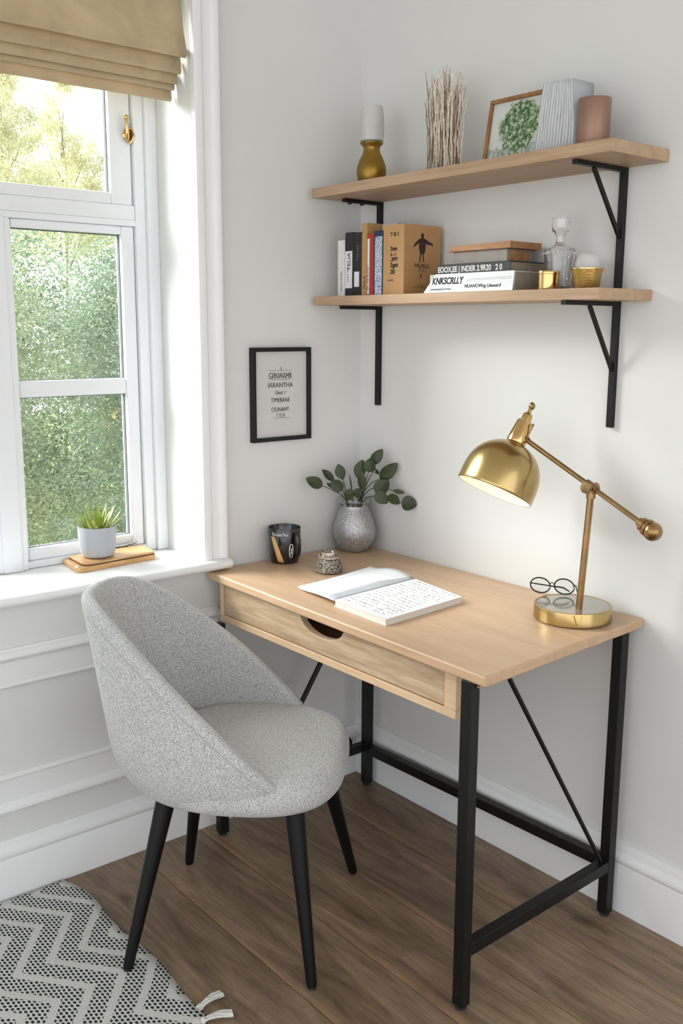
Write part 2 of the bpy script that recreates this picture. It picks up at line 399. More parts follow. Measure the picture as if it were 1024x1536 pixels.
# baseboards
def extrude_y(prof, y0, y1, name, mat, x0=0):
    m = MB(); m.prism([(x0+a, y0, b) for a, b in prof], (0, y1-y0, 0)); return struct(m.build(name, mat, bevel=.0012))
bprof = [(0,0),(.018,0),(.018,.124),(.0165,.128),(.020,.132),(.0215,.139),(.019,.147),(.013,.153),(.011,.159),(.011,.164),(.0075,.171),(.006,.178),(0,.178)]
m = MB(); m.prism([(0, -a, b) for a, b in bprof], (4.2, 0, 0)); struct(m.build('baseboard_right', M['trim'], bevel=.0008))
lprof = [(0,0),(.018,0),(.018,.106),(.0155,.110),(.0195,.114),(.021,.121),(.0185,.131),(.0125,.139),(.0105,.144),(.0105,.148),(.006,.155),(0,.155)]
extrude_y(lprof, -4.2, -.0, 'baseboard_left', M['trim'])
# wainscot mouldings below the window
def mould(z, h, d): return [(0,z),(d*.55,z),(d*.7,z+h*.18),(d,z+h*.3),(d*1.02,z+h*.55),(d*.8,z+h*.75),(d*.45,z+h*.86),(d*.4,z+h),(0,z+h)]
extrude_y(mould(.224, .030, .020), -4.2, -.52, 'trim_3', M['trim'])
extrude_y([(0,.252),(.007,.252),(.007,.312),(0,.312)], -4.2, -.52, 'trim_4', M['trim'])
extrude_y(mould(.310, .015, .012), -4.2, -.52, 'trim_5', M['trim'])
extrude_y(mould(.545, .015, .012), -4.2, -.52, 'trim_6', M['trim'])
extrude_y([(0,.558),(.007,.558),(.007,.618),(0,.618)], -4.2, -.52, 'trim_7', M['trim'])
extrude_y(mould(.612, .032, .020), -4.2, -.52, 'trim_8', M['trim'])
# window casing (architrave) on the right of the opening and the sill board
c = MB()
cp = [(0,-.567),(.020,-.567),(.022,-.562),(.022,-.545),(.018,-.541),(.018,-.520),(.021,-.516),(.026,-.508),(.026,-.497),(.020,-.490),(0,-.490)]
c.prism([(a, b, .781) for a, b in cp], (0, 0, 1.66))
struct(c.build('trim_1', M['trim'], bevel=.0015))
c = MB(); c.prism([(a, WY0-(b-WY1), .781) for a, b in cp], (0, 0, 1.66)); struct(c.build('trim_9', M['trim'], bevel=.0015))
s = MB()
s.prism([(-.2, -1.60, z) if False else (x, -1.60, z) for x, z in [(-.215,.7555),(.040,.7555),(.047,.758),(.051,.764),(.052,.770),(.049,.777),(.043,.781),(-.215,.781)]], (0, 1.60-.495, 0))
struct(s.build('trim_2', M['trim'], bevel=.003, seg=3))
# plaster lining of the reveal
r = MB(); r.box((-.19, WY1, .781), (.0, WY1+.002, WZ1)); 

# window
win = struct(thing('window_1', (-.2, -1.02, .78), None, None)); 
ZB = .782
f = MB()     # outer frame, stepped
for (y0, y1, xa, xb) in ((-.600, -.567, -.25, -.175), (-.630, -.600, -.25, -.187)):
    f.box((xa, y0, ZB), (xb, y1, WZ1)); f.box((xa, 2*-1.0185-y1, ZB), (xb, 2*-1.0185-y0, WZ1))
f.box((-.25, -1.4071, WZ1-.05), (-.188, -.6299, WZ1)); f.box((-.25, -1.4071, ZB), (-.1875, -.6299, ZB+.018))
f.box((-.25, -1.4071, 1.6841), (-.192, -.6299, 1.722))           # transom
f.box((-.25, -1.4071, 1.668), (-.1865, -.6299, 1.684))
f.box((-.2495, -1.062, ZB), (-.178, -.978, 1.6679))             # centre mullion
f.box((-.1779, -1.045, ZB), (-.172, -.995, 1.6679))
fr = f.build('frame', M['win'], win, bevel=.0025)
def sash(y0, y1, z0, z1, st, rb, rt, bars=(), stl=None):
    x0, x1 = -.235, -.198; y0 = y0-((stl or st)-st)
    m = MB(); m.box((x0, y0, z0), (x1, y0+st, z1)); m.box((x0, y1-st, z0), (x1, y1, z1))
    m.box((x0, y0+st, z0), (x1, y1-st, z0+rb)); m.box((x0, y0+st, z1-rt), (x1, y1-st, z1))
    for a, b in bars: m.box((x0+.004, y0+st, a), (x1-.002, y1-st, b))
    sh = m.build('sash', M['win'], win, bevel=.004)
    g2 = MB()   # dark gasket line round each pane
    cuts = [z0+rb]+[q for ab in bars for q in ab]+[z1-rt]
    for a, b in zip(cuts[::2], cuts[1::2]):
        ya, yb = y0+st, y1-st; t = .0022; xa, xb = -.224, -.212
        g2.box((xa, ya, a), (xb, ya+t, b)); g2.box((xa, yb-t, a), (xb, yb, b)); g2.box((xa, ya+t, a), (xb, yb-t, a+t*.5)); g2.box((xa, ya+t, b-t), (xb, yb-t, b))
    g2.build('gasket', M['seal'], sh)
    for a, b in zip(cuts[::2], cuts[1::2]):
        MB().box((-.220, y0+st, a), (-.216, y1-st, b)).build('glass_pane', M['pane'], sh)
    return sh
sash(-1.004, -.632, .800, 1.668, .037, .032, .022, [(1.226, 1.268)])
sash(-1.407, -1.068, .800, 1.668, .038, .032, .022, [(1.226, 1.268)])
sash(-1.407, -.632, 1.722, 2.31, .062, .030, .05)
# stay bar on lower sash
st_ = MB(); st_.tube([(-.190, -.76, .806), (-.186, -.70, .806), (-.184, -.67, .812)], .0035, 8); st_.sphere((-.184, -.668, .813), .006, 10)
st_.box((-.197, -.72, .802), (-.186, -.69, .806)); st_.build('casement_stay', plain('chrome', (200, 200, 202), .2, .9), win, smooth=True)
# brass window handle
h = MB(); h.lathe([(0,0),(.014,0),(.014,.003),(.009,.006),(0,.007)], (-.199, -.642, 1.900), (1,0,0), 24)
hl = h.build('handle_plate', M['brass_pol'], win, smooth=True)
h = MB(); h.tube([(-.192,-.645,1.884),(-.184,-.648,1.895),(-.180,-.651,1.918),(-.181,-.652,1.934)], [.005,.006,.0045,.004], 12); h.sphere((-.181,-.652,1.940), .0068, 14)
h.tube([(-.192,-.640,1.878),(-.186,-.634,1.885),(-.186,-.629,1.900),(-.188,-.634,1.913),(-.192,-.641,1.915)], .0035, 8)
h.build('handle', M['brass_pol'], hl, smooth=True)

# ------------------------------------------------------------------ roman blind
bd = thing('roman_blind', (-.03, -1.02, 1.97), 'tan fabric roman blind gathered in folds at the top of the window', 'blind')
def blind_sheet(prof, y1, y0=-1.455, th=.004):
    m = MB(); ny = 26; rows = []
    for i in range(ny+1):
        y = y0+(y1-y0)*i/ny; w = .0025*math.sin(i*.9)+.0015*math.sin(i*2.3)
        rows.append([(x+w*.6, y, z) for x, z in prof])
    m.grid(rows); return m
main = [(-.016, 2.345), (-.017, 2.25), (-.010, 2.185), (.000, 2.12), (.010, 2.085), (.013, 2.068), (.008, 2.060), (-.006, 2.066), (-.020, 2.09)]
blind_sheet(main, -.582).build('fabric_panel', M['linen'], bd, smooth=True, solid=.004, angle=60)
for (xf, zt, zb, yr) in ((-.019, 2.085, 2.028, -.580), (-.036, 2.055, 2.007, -.580), (-.054, 2.03, 1.996, -.580), (-.070, 2.03, 1.972, -.580)):
    pr_ = [(xf-.012, zt+.01), (xf-.003, zt-.012), (xf, zb+.012), (xf+.001, zb+.004), (xf-.004, zb), (xf-.012, zb+.004), (xf-.016, zb+.02)]
    blind_sheet(pr_, yr).build('fold', M['linen'], bd, smooth=True, solid=.0035, angle=60)
MB().box((-.06, -1.455, 2.33), (-.01, -.582, 2.358)).build('headrail', M['win'], bd)

# ------------------------------------------------------------------ desk
DZ = .75
desk = thing('desk', (.5, -.29, 0), 'oak writing desk with one front drawer and black steel frame legs against the wall', 'desk')
top = MB(); q = [(.006,-.556),(1.050,-.579),(1.018,-.003),(.006,-.003)]
top.hexa([(x, y, .727) for x, y in q]+[(x, y, .75) for x, y in q]); top.build('desktop', M['oak'], desk, bevel=.005, seg=3)
# drawer case (front frame) with carcass behind
cs = MB(); y0, y1 = -.547, -.487
cs.box((.060, y0, .620), (.944, y1, .638)); cs.box((.060, y0, .638), (.078, y1, .7265)); cs.box((.910, y0, .638), (.944, y1, .7265))
cs.build('drawer_case', M['oak_edge'], desk, bevel=.0015)
cc = MB(); cc.box((.10, -.487, .622), (.78, -.10, .632)); cc.box((.10, -.487, .632), (.112, -.10, .7265)); cc.box((.768, -.487, .632), (.78, -.10, .7265)); cc.box((.112, -.112, .632), (.768, -.10, .7265))
cc.build('drawer_carcass', M['oak_edge'], desk)
dr = MB(); n = 22; cx_, rx, rz = .500, .083, .043
pts = [(.0805, .6405), (.9075, .6405), (.9075, .7245), (cx_+rx, .7245)]
for i in range(1, n): a = PI*i/n; pts.append((cx_+rx*math.cos(a)*(1 if True else 1), .7245-rz*math.sin(a)**.9))
pts += [(cx_-rx, .7245), (.0805, .7245)]
dr.prism([(x, -.5445, z) for x, z in pts], (0, .018, 0)); drw = dr.build('drawer', M['drawer'], desk, bevel=.001)
di = MB(); di.box((.12, -.52, .64), (.76, -.14, .645)); di.box((.12, -.15, .645), (.76, -.14, .70)); di.build('drawer_tray', M['oak_edge'], drw)
LW = .027
legs = [(.080, -.565), (.998, -.564), (.106, -.050), (.990, -.050)]
for x, y in legs:
    l = MB(); l.box((x-LW/2, y-LW/2, .008), (x+LW/2, y+LW/2, .7268 if y > -.4 or x > .95 else .6198)); lg = l.build('leg', M['black'], desk, bevel=.002)
    MB().lathe([(0,0),(.012,0),(.013,.004),(.010,.0085),(0,.0085)], (x, y, 0), seg=18).build('levelling_foot', M['rubber'], lg, smooth=True)
b = MB(); b.beam((.090, -.5515, .13), (.104, -.0635, .13), LW*.95); b.build('side_rail', M['black'], desk, bevel=.002)
b = MB(); b.beam((.996, -.5505, .132), (.991, -.0635, .136), LW*.95, LW*1.05); b.build('side_rail', M['black'], desk, bevel=.002)
b = MB(); b.beam((.1195, -.050, .122), (.9765, -.050, .138), LW*.95, LW*1.05); b.build('rear_rail', M['black'], desk, bevel=.002)
b = MB(); b.tube([(.995, -.462, .727), (.991, -.079, .152)], .0052, 12); b.build('brace', M['black'], desk, smooth=True)
b = MB(); b.tube([(.104, -.040, .725), (.104, -.430, .147)], .0078, 12); b.build('brace', M['black'], desk, smooth=True)
b = MB(); b.lathe([(0,-.006),(.017,-.006),(.019,0),(.017,.006),(0,.006)], (.106, -.132, .160), (1,0,0), 20); b.build('rail_knob', M['black'], desk, smooth=True)
b = MB(); b.beam((.2, -.14, .7175), (.2, -.05, .7175), .02, .018); b.build('cleat', M['black'], desk)
b = MB(); b.lathe([(0,0),(.0042,0),(.0042,.004),(.0024,.006),(0,.006)], (1.0115, -.560, .716), (1,0,0), 12); b.build('screw', M['brass_dk'], desk, smooth=True)

# ------------------------------------------------------------------ chair
CC = V((.456, -.738, 0)); F = V((.7071, .7071, 0)); S = V((.7071, -.7071, 0))
def cpt(f, s, z): return CC+F*f+S*s+V((0,0,z))
chair = thing('upholstered_chair', tuple(CC), 'light grey tweed tub chair with black tapered legs pulled out from the desk', 'chair')
def spow(v, e): return math.copysign(abs(v)**e, v)
NTH = 120; ZB_ = .372
def rimz(f): 
    z = .445-.93*(f-.125); zmin = .388
    d = z-zmin; k = .018
    z = zmin+(d+math.sqrt(d*d+k*k))/2
    zt = .832; d2 = zt-z; k2 = .035
    return zt-(d2+math.sqrt(d2*d2+k2*k2))/2
def plan(th, z, inset=0):
    c_, s_ = math.cos(th), math.sin(th)
    n = 2.3+.5*max(0, c_); e = 2/n
    a = (.212 if c_ > 0 else .292)-inset; bb = .255-inset
    t = min(1, max(0, (z-ZB_)/.12)); k = .70+.30*math.sqrt(1-(1-t)**2)
    wback = (1-c_)/2
    lean = -.075*max(0, z-.40)/.42*wback*wback
    nar = 1-.10*max(0, (z-.52)/.3)*wback
    return (.005+a*k*spow(c_, e)+lean, bb*k*spow(s_, e)*nar)
sh = MB(); rings = []
def ring(fn): rings.append([fn(2*PI*i/NTH) for i in range(NTH)])
rim_h = []
for i in range(NTH):
    th = 2*PI*i/NTH; f_, s_ = plan(th, .6); rim_h.append(rimz(f_-.01))
def rh(th): return rim_h[int(round(th/(2*PI)*NTH)) % NTH]
for k in (.05, .35, .62): ring(lambda th: cpt(.0+plan(th, ZB_)[0]*k, plan(th, ZB_)[1]*k, ZB_-.002+.001*k))
NV = 22
for j in range(NV+1):
    u = j/NV
    def fn(th):
        h_ = rh(th)-.0155; z = ZB_+(h_-ZB_)*(u**1.5); a, b_ = plan(th, z); return cpt(a, b_, z)
    ring(fn)
TH = .031
for j in range(1, 8):
    a_ = PI*j/8
    def fn(th):
        h_ = rh(th)-.0155; z = h_+.0155*math.sin(a_); ins = TH/2*(1-math.cos(a_)); a, b_ = plan(th, h_, ins); return cpt(a, b_, z)
    ring(fn)
for j in range(0, 15):
    u = 1-j/14
    def fn(th):
        h_ = rh(th)-.0155; z = .412+(h_-.412)*u; a, b_ = plan(th, max(z, .46), TH); return cpt(a, b_, z)
    ring(fn)
ring(lambda th: cpt(plan(th, .46, TH)[0]*.3, plan(th, .46, TH)[1]*.3, .411))
sh.grid(rings, closed_u=True)
sh.bm.faces.new([v for v in sh.bm.verts[:NTH]][::-1]) if False else None
sh.bm.verts.ensure_lookup_table(); sh.bm.faces.new([sh.bm.verts[i] for i in range(NTH)][::-1]); nn = len(sh.bm.verts); sh.bm.faces.new([sh.bm.verts[i] for i in range(nn-NTH, nn)])
shell = sh.build('tub_shell', M['fabric'], chair, smooth=True, angle=70)
# piping along the outside of the rim and the inner back seam
pp = [V(cpt(*(lambda a, b_: (a, b_))(*plan(2*PI*i/NTH, rim_h[i]-.03, -.0006)), rim_h[i]-.030)) for i in range(NTH) if math.cos(2*PI*i/NTH) < .55]
sm = MB(); sm.tube(pp, .0011, 6); sm.build('rim_seam', M['thread'], shell, smooth=True)
for thd in (210, 150):
    th = math.radians(thd); pp = []
    for j in range(16):
        z = .44+(rh(th)-.012-.44)*j/15; a, b_ = plan(th, z, TH+.0002); pp.append(cpt(a, b_, z))
    sm = MB(); sm.tube(pp, .0012, 6); sm.build('back_seam', M['thread'], shell, smooth=True)
# seat cushion
cu = MB(); rings = []
def cplan(th, k):
    c_, s_ = math.cos(th), math.sin(th); e = 2/2.9
    a = .236 if c_ > 0 else .215
    wide = .246 if c_ > 0 else .246-.03*abs(c_)
    return (.006+a*k*spow(c_, e), wide*k*spow(s_, e))
levels = [(.0, .386), (.5, .385), (.80, .385), (.90, .388), (.955, .394), (.985, .403), (1.0, .415), (1.0, .432), (.985, .447), (.955, .458), (.90, .4655), (.80, .470), (.55, .473), (.25, .474), (0, .4745)]
for k, z in levels:
    if k == 0: continue
    rings.append([cpt(*cplan(2*PI*i/96, k), z) for i in range(96)])
gg = cu.grid(rings, closed_u=True); cu.bm.faces.new(gg[0][::-1]); cu.bm.faces.new(gg[-1])
cu.build('seat_cushion', M['fabric'], chair, smooth=True, angle=70)
feet = [((-.224, .224), (-.150, .125)), ((.187, .232), (.135, .135)), ((.238, -.228), (.165, -.120)), ((-.200, -.228), (-.135, -.125))]
for (ff, fs), (tf, ts) in feet:
    up_ = .0085 if (ff < 0 and fs > 0) else 0      # this foot stands on the rug
    a = cpt(ff, fs, .004+up_); b_ = cpt(tf, ts, .386)
    l = MB(); l.tube([a, a.lerp(b_, .02), a.lerp(b_, .5), b_], [.0105, .0118, .0165, .0225], 20); lg = l.build('leg', M['blackwood'], chair, smooth=True)
    g_ = MB(); g_.lathe([(0,0),(.009,0),(.010,.003),(.0085,.006),(0,.006)], cpt(ff, fs, up_), seg=16); g_.build('glide', M['rubber'], lg, smooth=True)

# ------------------------------------------------------------------ rug
rug = thing('rug', (.4, -1.6, 0), 'black and cream woven rug with zigzag pattern lying beside the chair', 'rug')
m = MB(); xa, xb, ya, yb = .028, .705, -2.3, -.992; rows = []
nx, ny = 40, 60
for j in range(ny+1):
    y = ya+(yb-ya)*j/ny; row = []
    for i in range(nx+1):
        x = xa+(xb-xa)*i/nx; fy = (y-yb)
        yy = y+(.006*math.sin(x*17)-.026*max(0, 1-(x-.03)/.12)**1.5)*(1 if j == ny else max(0, 1+fy/.3))
        xx = x+.006*math.sin(y*14)*(i/nx)
        row.append((xx, yy, .0055+.0008*math.sin(x*40)*math.sin(y*31)))
    rows.append(row)
m.grid(rows); m.build('woven_field', M['rug'], rug, smooth=True, solid=.005)
def tassel(x, y, dx, dy, L=.055):
    t = MB(); d = V((dx, dy, 0)).normalized(); sd = V((-d.y, d.x, 0)); p0 = V((x, y, .008))
    for k in range(9):
        o_ = sd*(.0012*(k-4)); w = [p0+o_*.6+V((0,0,.002*math.sin(k*2.1)))]
        for q_ in range(1, 7): w.append(p0+d*(L*q_/6)+o_*(1.0+.5*q_/6)+V((0,0,.003+.0045*math.sin(q_*.9+k*1.3)*.4+.004*math.sin(q_/6*PI))))
        t.tube(w, .0027, 6)
    t.tube([p0-d*.004+V((0,0,.001)), p0+d*.004+V((0,0,.002))], .0075, 10)
    return t.build('tassel', M['tassel'], rug, smooth=True)
tassel(.662, -.996, -.12, 1, .058); tassel(.700, -1.012, .35, 1, .062)
for k in range(1, 12): tassel(.708, -1.012-.085*k, 1, .15*math.sin(k*2.2), .055)

# ------------------------------------------------------------------ shelves
US, LS = 1.7817, 1.4908
unit = thing('wall_shelf', (.5, 0, 1.182), 'two oak shelf boards on black steel uprights fixed to the wall above the desk', 'shelf')
MB().box((.028, -.204, US-.026), (1.004, -.0005, US)).build('shelf_board', M['shelf'], unit, bevel=.0015)
MB().box((.023, -.195, LS-.024), (.983, -.0005, LS)).build('shelf_board', M['shelf'], unit, bevel=.0015)
for x in (.090, .898):
    up = MB(); up.box((x-.007, -.014, 1.182), (x+.007, 0, LS-.0242)); up.box((x-.007, -.014, LS+.0002), (x+.007, -.0002, US-.0262)); up.box((x-.006, -.0004, LS-.03), (x+.006, .0, LS+.01))
    up.build('upright', M['black'], unit, bevel=.0015)
    for z, L in ((US-.0262, .184), (LS-.0242, .20)):
        if x < .5: L = .142 if z > 1.6 else .150
        a = MB(); a.box((x-.007, -L, z-.010), (x+.007, -.014, z)); a.build('bracket_arm', M['black'], unit, bevel=.0012)
for (y0, z0, y1, z1) in ((-.118, US-.036, -.012, 1.606), (-.108, LS-.034, -.012, 1.312)):
    d = MB(); d.beam((.898, y0, z0), (.898, y1, z1), .010, .007, up=(1,0,0)); d.build('diagonal_brace', M['black'], unit, bevel=.001)
for y in (-.075, -.12):
    d = MB(); d.lathe([(0,0),(.006,0),(.006,.004),(0,.004)], (.090, y, US-.0405), (0,0,1), 12); d.build('screw', M['black'], unit)

# ------------------------------------------------------------------ upper shelf items
t = thing('oil_lamp', (.180, -.12, US), 'small gold bulbous vase lamp with frosted white glass shade, left end of the upper shelf', 'lamp')
MB().lathe([(0,0),(.030,0),(.036,.010),(.040,.032),(.039,.046),(.033,.064),(.024,.082),(.0215,.092),(.024,.100),(.0305,.105),(.031,.108),(.024,.110),(0,.110)], (.180,-.12,US), seg=48).build('base', M['gold'], t, smooth=True, angle=50)
MB().lathe([(.026,.1105),(.0315,.113),(.0325,.125),(.0325,.165),(.030,.190),(.0275,.200),(.0255,.200),(.028,.188),(.0300,.165),(.0300,.125),(.024,.113)], (.180,-.12,US), seg=48, close=True).build('lamp_shade', M['frost'], t, smooth=True)

t = thing('twig_bundle', (.447, -.115, US), 'bundle of pale bleached twigs standing on the upper shelf', 'twig bundle')
tw1 = plain('twig_pale', (222, 212, 198), .8, var=.25, nscale=120); tw2 = plain('twig_brown', (120, 92, 68), .8, var=.3, nscale=120)
for k in range(98):
    a = k*2.399+random.uniform(-.2, .2); rr = math.sqrt((k+.5)/96); rb = .042*rr; rt = .050*rr+random.uniform(-.004, .004)
    hh = random.uniform(.165, .245) if rr > .3 else random.uniform(.2, .24)
    a2 = a+random.uniform(-.5, .5); w = []
    for j in range(9):
        u = j/8; r_ = rb*(1-u)+rt*u-.004*math.sin(u*PI); aa = a*(1-u)+a2*u
        w.append((.447+r_*math.cos(aa)+random.uniform(-.003,.003), -.115+r_*math.sin(aa)+random.uniform(-.0022,.0022), US+.001+hh*u))
    tb = MB(); tb.tube(w, [(.0013 if k % 5 in (1, 3) else .0021)-.0008*j/8 for j in range(9)], 5)
    if random.random() < .7:
        p = V(w[6]); tb.tube([p, p+V((random.uniform(-.008,.008), random.uniform(-.008,.008), .02))], [.0011, .0005], 4)
    tb.build('twig', tw2 if k % 5 in (1, 3) else tw1, t, smooth=True)

# framed tree picture
t = thing('picture_frame', (.645, -.09, US), 'small wood-framed picture of a green tree standing on the upper shelf', 'picture frame')
TL, TR = V((.566, -.078, 1.937)), V((.735, -.078, 1.937)); BL, BR = V((.566, -.104, US+.001)), V((.735, -.104, US+.001))
xd = (TR-TL).normalized(); yd = (TL-BL).normalized(); nd = xd.cross(yd); W_, Hh = (TR-TL).length, (TL-BL).length; bw = .009
def fp(u, v, d=0): return BL+xd*u+yd*v+nd*d
fm = MB()
for (u0,v0,u1,v1) in ((0,0,W_,bw),(0,Hh-bw,W_,Hh),(0,bw,bw,Hh-bw),(W_-bw,bw,W_,Hh-bw)):
    fm.hexa([fp(u0,v0,-.008),fp(u1,v0,-.008),fp(u1,v1,-.008),fp(u0,v1,-.008),fp(u0,v0,.006),fp(u1,v0,.006),fp(u1,v1,.006),fp(u0,v1,.006)])
fm.build('frame', M['framewood'], t, bevel=.001)
def treepic():
    tt = NT('tree_watercolour'); o = tt.tc.outputs['Object']; c0 = V((.662, -.09, 1.868))-V((.645, -.09, US))
    mp = tt.mapping((1, 0, 1), loc=(-c0.x, 0, -c0.z)); ln = tt.n.new('ShaderNodeVectorMath'); ln.operation = 'LENGTH'; tt.link(mp, ln.inputs[0])
    d = tt.math('ADD', ln.outputs['Value'], tt.math('MULTIPLY', tt.math('SUBTRACT', tt.noise(o, 55, 4), .5), .045))
    msk = tt.ramp(d, [(.054, (1,1,1,1)), (.062, (0,0,0,1))])
    gr = tt.ramp(tt.noise(o, 120, 5, .7), [(.38, srgb(34, 62, 34)), (.5, srgb(88, 126, 78)), (.62, srgb(196, 212, 186))])
    sep = tt.n.new('ShaderNodeSeparateXYZ'); tt.link(o, sep.inputs[0])
    ground = tt.math('LESS_THAN', tt.math('ADD', sep.outputs[2], tt.math('MULTIPLY', tt.noise(o, 60, 4), .03)), .058)
    gcol = tt.ramp(tt.noise(tt.mapping((1, 1, .3)), 150, 4, .7), [(.38, srgb(110, 128, 112)), (.6, srgb(206, 212, 208))])
    bg = tt.mix(ground, srgb(206, 210, 206), gcol); tt.color(tt.mix(msk, bg, gr)); tt.set(.35); return tt.m
MB().hexa([fp(bw,bw,-.004),fp(W_-bw,bw,-.004),fp(W_-bw,Hh-bw,-.004),fp(bw,Hh-bw,-.004),fp(bw,bw,-.001),fp(W_-bw,bw,-.001),fp(W_-bw,Hh-bw,-.001),fp(bw,Hh-bw,-.001)]).build('picture', treepic(), t)
MB().hexa([(.64,-.045,US+.0005),(.66,-.045,US+.0005),(.66,-.040,US+.0005),(.64,-.040,US+.0005),(.64,-.075,US+.11),(.66,-.075,US+.11),(.66,-.071,US+.11),(.64,-.071,US+.11)]).build('easel_back', M['framewood'], t)

# fanned sheaf of white paper leaves
t = thing('paper_sheaf', (.775, -.11, US), 'fanned sheaf of thin white pleated papers between the tree picture and copper cup', 'papers')
for k in range(40):
    u = k/39; m = MB(); rows = []
    x0 = .742+.108*u; x1 = .774+.076*u; dpt = .075-.010*math.sin(u*PI)
    for j in range(9):
        v = j/8; wv = .004*math.sin(v*5+u*7)*v*(1-v)*2
        x = x0+(x1-x0)*v**.8+.006*math.sin(v*PI)*(u-.5)+wv; z = US+.001+(.150-.006*abs(u-.4))*v
        rows.append([(x, -.142+.010*(1-v)+random.uniform(-.001,.001), z), (x+.002, -.142+dpt/2, z), (x, -.142+dpt, z)])
    m.grid(rows); m.build('paper_leaf', M['paper'] if k % 3 else M['paper_grey'], t, smooth=True, solid=.0007)

t = thing('copper_cup', (.894, -.12, US), 'plain copper cylinder cup at the right end of the upper shelf', 'cup')
MB().lathe([(0,.0005),(.033,.0005),(.0345,.003),(.0345,.100),(.0338,.1015),(.033,.100),(.0325,.006),(0,.005)], (.894,-.12,US), seg=64).build('cup_body', M['copper'], t, smooth=True)

# ------------------------------------------------------------------ lower shelf books
def book(name, x0, x1, y0, y1, z1, cover, label, group=None, pages='pages_x', z0=LS):
    t = thing(name, ((x0+x1)/2, (y0+y1)/2, z0), label, 'book', group); th = .0018
    m = MB(); m.box((x0, y0, z0+.0003), (x0+th, y1, z1)); m.box((x1-th, y0, z0+.0003), (x1, y1, z1)); m.box((x0+th, y0, z0+.0003), (x1-th, y0+th, z1))
    m.build('cover', cover, t, bevel=.0006)
    MB().box((x0+th+.0002, y0+th+.0002, z0+.003), (x1-th-.0002, y1-.004, z1-.003)).build('page_block', M[pages], t)
    return t
yb_ = -.020
XD, ZD = (1,0,0), (0,0,1)
b1 = book('book', .076, .106, -.150, yb_, 1.643, M['bk_white'], 'thin white book, leftmost in the upright row on the lower shelf')
text('Aevik nordlin', .010, (.095, -.1505, 1.505), (0,0,1), (-1,0,0), b1, M['ink_grey'])
b2 = book('book', .108, .143, -.150, yb_, 1.662, M['bk_black'], 'black book with a tall white spine label beside the white book')
bm_ = MB(); bm_.box((.1095, -.1512, 1.513), (.1385, -.1501, 1.612)); lb = bm_.build('spine_label', M['paper'], b2)
text('TELIA', .019, (.132, -.1514, 1.560), (0,0,1), (-1,0,0), lb, M['ink']); text('lorem mot', .009, (.124, -.1514, 1.53), (0,0,1), (-1,0,0), lb, M['ink_grey'])
b3 = book('book', .145, .176, -.150, yb_, 1.660, M['bk_black'], 'black book with a small white label low on its spine')
bm_ = MB(); bm_.box((.148, -.1512, 1.516), (.168, -.1501, 1.556)); bm_.build('spine_label', M['paper'], b3)
text('Vornad', .014, (.165, -.1504, 1.585), (0,0,1), (-1,0,0), b3, M['ink_grey'])
b4 = book('book', .178, .199, -.150, yb_, 1.682, M['tanbook'], 'slim tan book standing right of the black books')
text('Mntvi lit', .010, (.193, -.1504, 1.51), (0,0,1), (-1,0,0), b4, M['ink'])
b5 = book('book', .201, .2615, -.098, yb_, 1.681, M['bk_grey'], 'tall pale grey book showing above the red and blue books')
b6 = book('book', .201, .2265, -.150, -.1, 1.652, M['bk_red'], 'red-spined small paperback between the tan and blue books')
bm_ = MB(); bm_.box((.2025, -.1510, 1.495), (.2105, -.1501, 1.640)); bm_.build('spine_stripe', M['paper'], b6)
text('BATIRE KUNST', .010, (.2085, -.1511, 1.505), (0,0,1), (-1,0,0), b6, M['bk_red'])
b7 = book('book', .228, .2620, -.150, -.1, 1.658, M['bk_navy'], 'navy book with a blue and white patterned spine next to the large tan book')
bm_ = MB(); bm_.box((.233, -.1512, 1.493), (.2605, -.1501, 1.643)); bm_.build('spine_label', M['blue_pat'], b7)
b8 = book('book', .2645, .3445, -.150, -.016, 1.669, M['tanbook'], 'large thick tan kraft book with an ink figure drawn on its cover')
for s_, zz, sz in (('9 0 1', 1.640, .014), ('2on', 1.604, .015), ('6~1', 1.590, .013), ('.388', 1.577, .014), ('2gst', 1.562, .016), ('20', 1.545, .016)):
    text(s_, sz, (.293, -.1504, zz), XD, ZD, b8, M['ink'], sx=1.15, bold=.0004 if sz > .0135 else 0)
text('ilauitlle', .007, (.283, -.1504, 1.527), XD, ZD, b8, M['ink_grey'], sx=1.2)
YD = (0,1,0)
fg = MB(); xx = .3447      # the small ink figure on the cover
def blot(poly): fg.prism([(xx, y, z) for y, z in poly], (.0005, 0, 0))
blot([(-.090,1.645),(-.085,1.650),(-.080,1.646),(-.080,1.638),(-.085,1.634),(-.090,1.638)])
blot([(-.096,1.634),(-.085,1.637),(-.072,1.634),(-.074,1.606),(-.078,1.596),(-.092,1.596),(-.097,1.610)])
blot([(-.096,1.634),(-.110,1.624),(-.118,1.614),(-.115,1.612),(-.104,1.619),(-.094,1.626)])
blot([(-.074,1.634),(-.060,1.628),(-.047,1.624),(-.046,1.615),(-.050,1.620),(-.064,1.620),(-.075,1.624)])
blot([(-.093,1.597),(-.089,1.597),(-.091,1.575),(-.095,1.575)]); blot([(-.084,1.597),(-.080,1.597),(-.077,1.576),(-.081,1.576)])
fg.build('ink_figure', plain('ink_brown', (52, 36, 28), .7, var=.3, nscale=300), b8)
for s_, yy, zz, sz in (('FALIALLI', -.112, 1.562, .014), ('ULIH', -.098, 1.550, .012), ('E:', -.092, 1.536, .014), ('A  iaa', -.100, 1.513, .009)):
    text(s_, sz, (.3447, yy, zz), YD, ZD, b8, M['ink_grey'] if sz < .0125 else M['ink'])
ln = MB(); ln.box((.3446, -.118, 1.5095), (.3450, -.045, 1.5103)); ln.box((.3446, -.100, 1.5595), (.3450, -.055, 1.5601)); ln.build('cover_rule', M['ink'], b8)

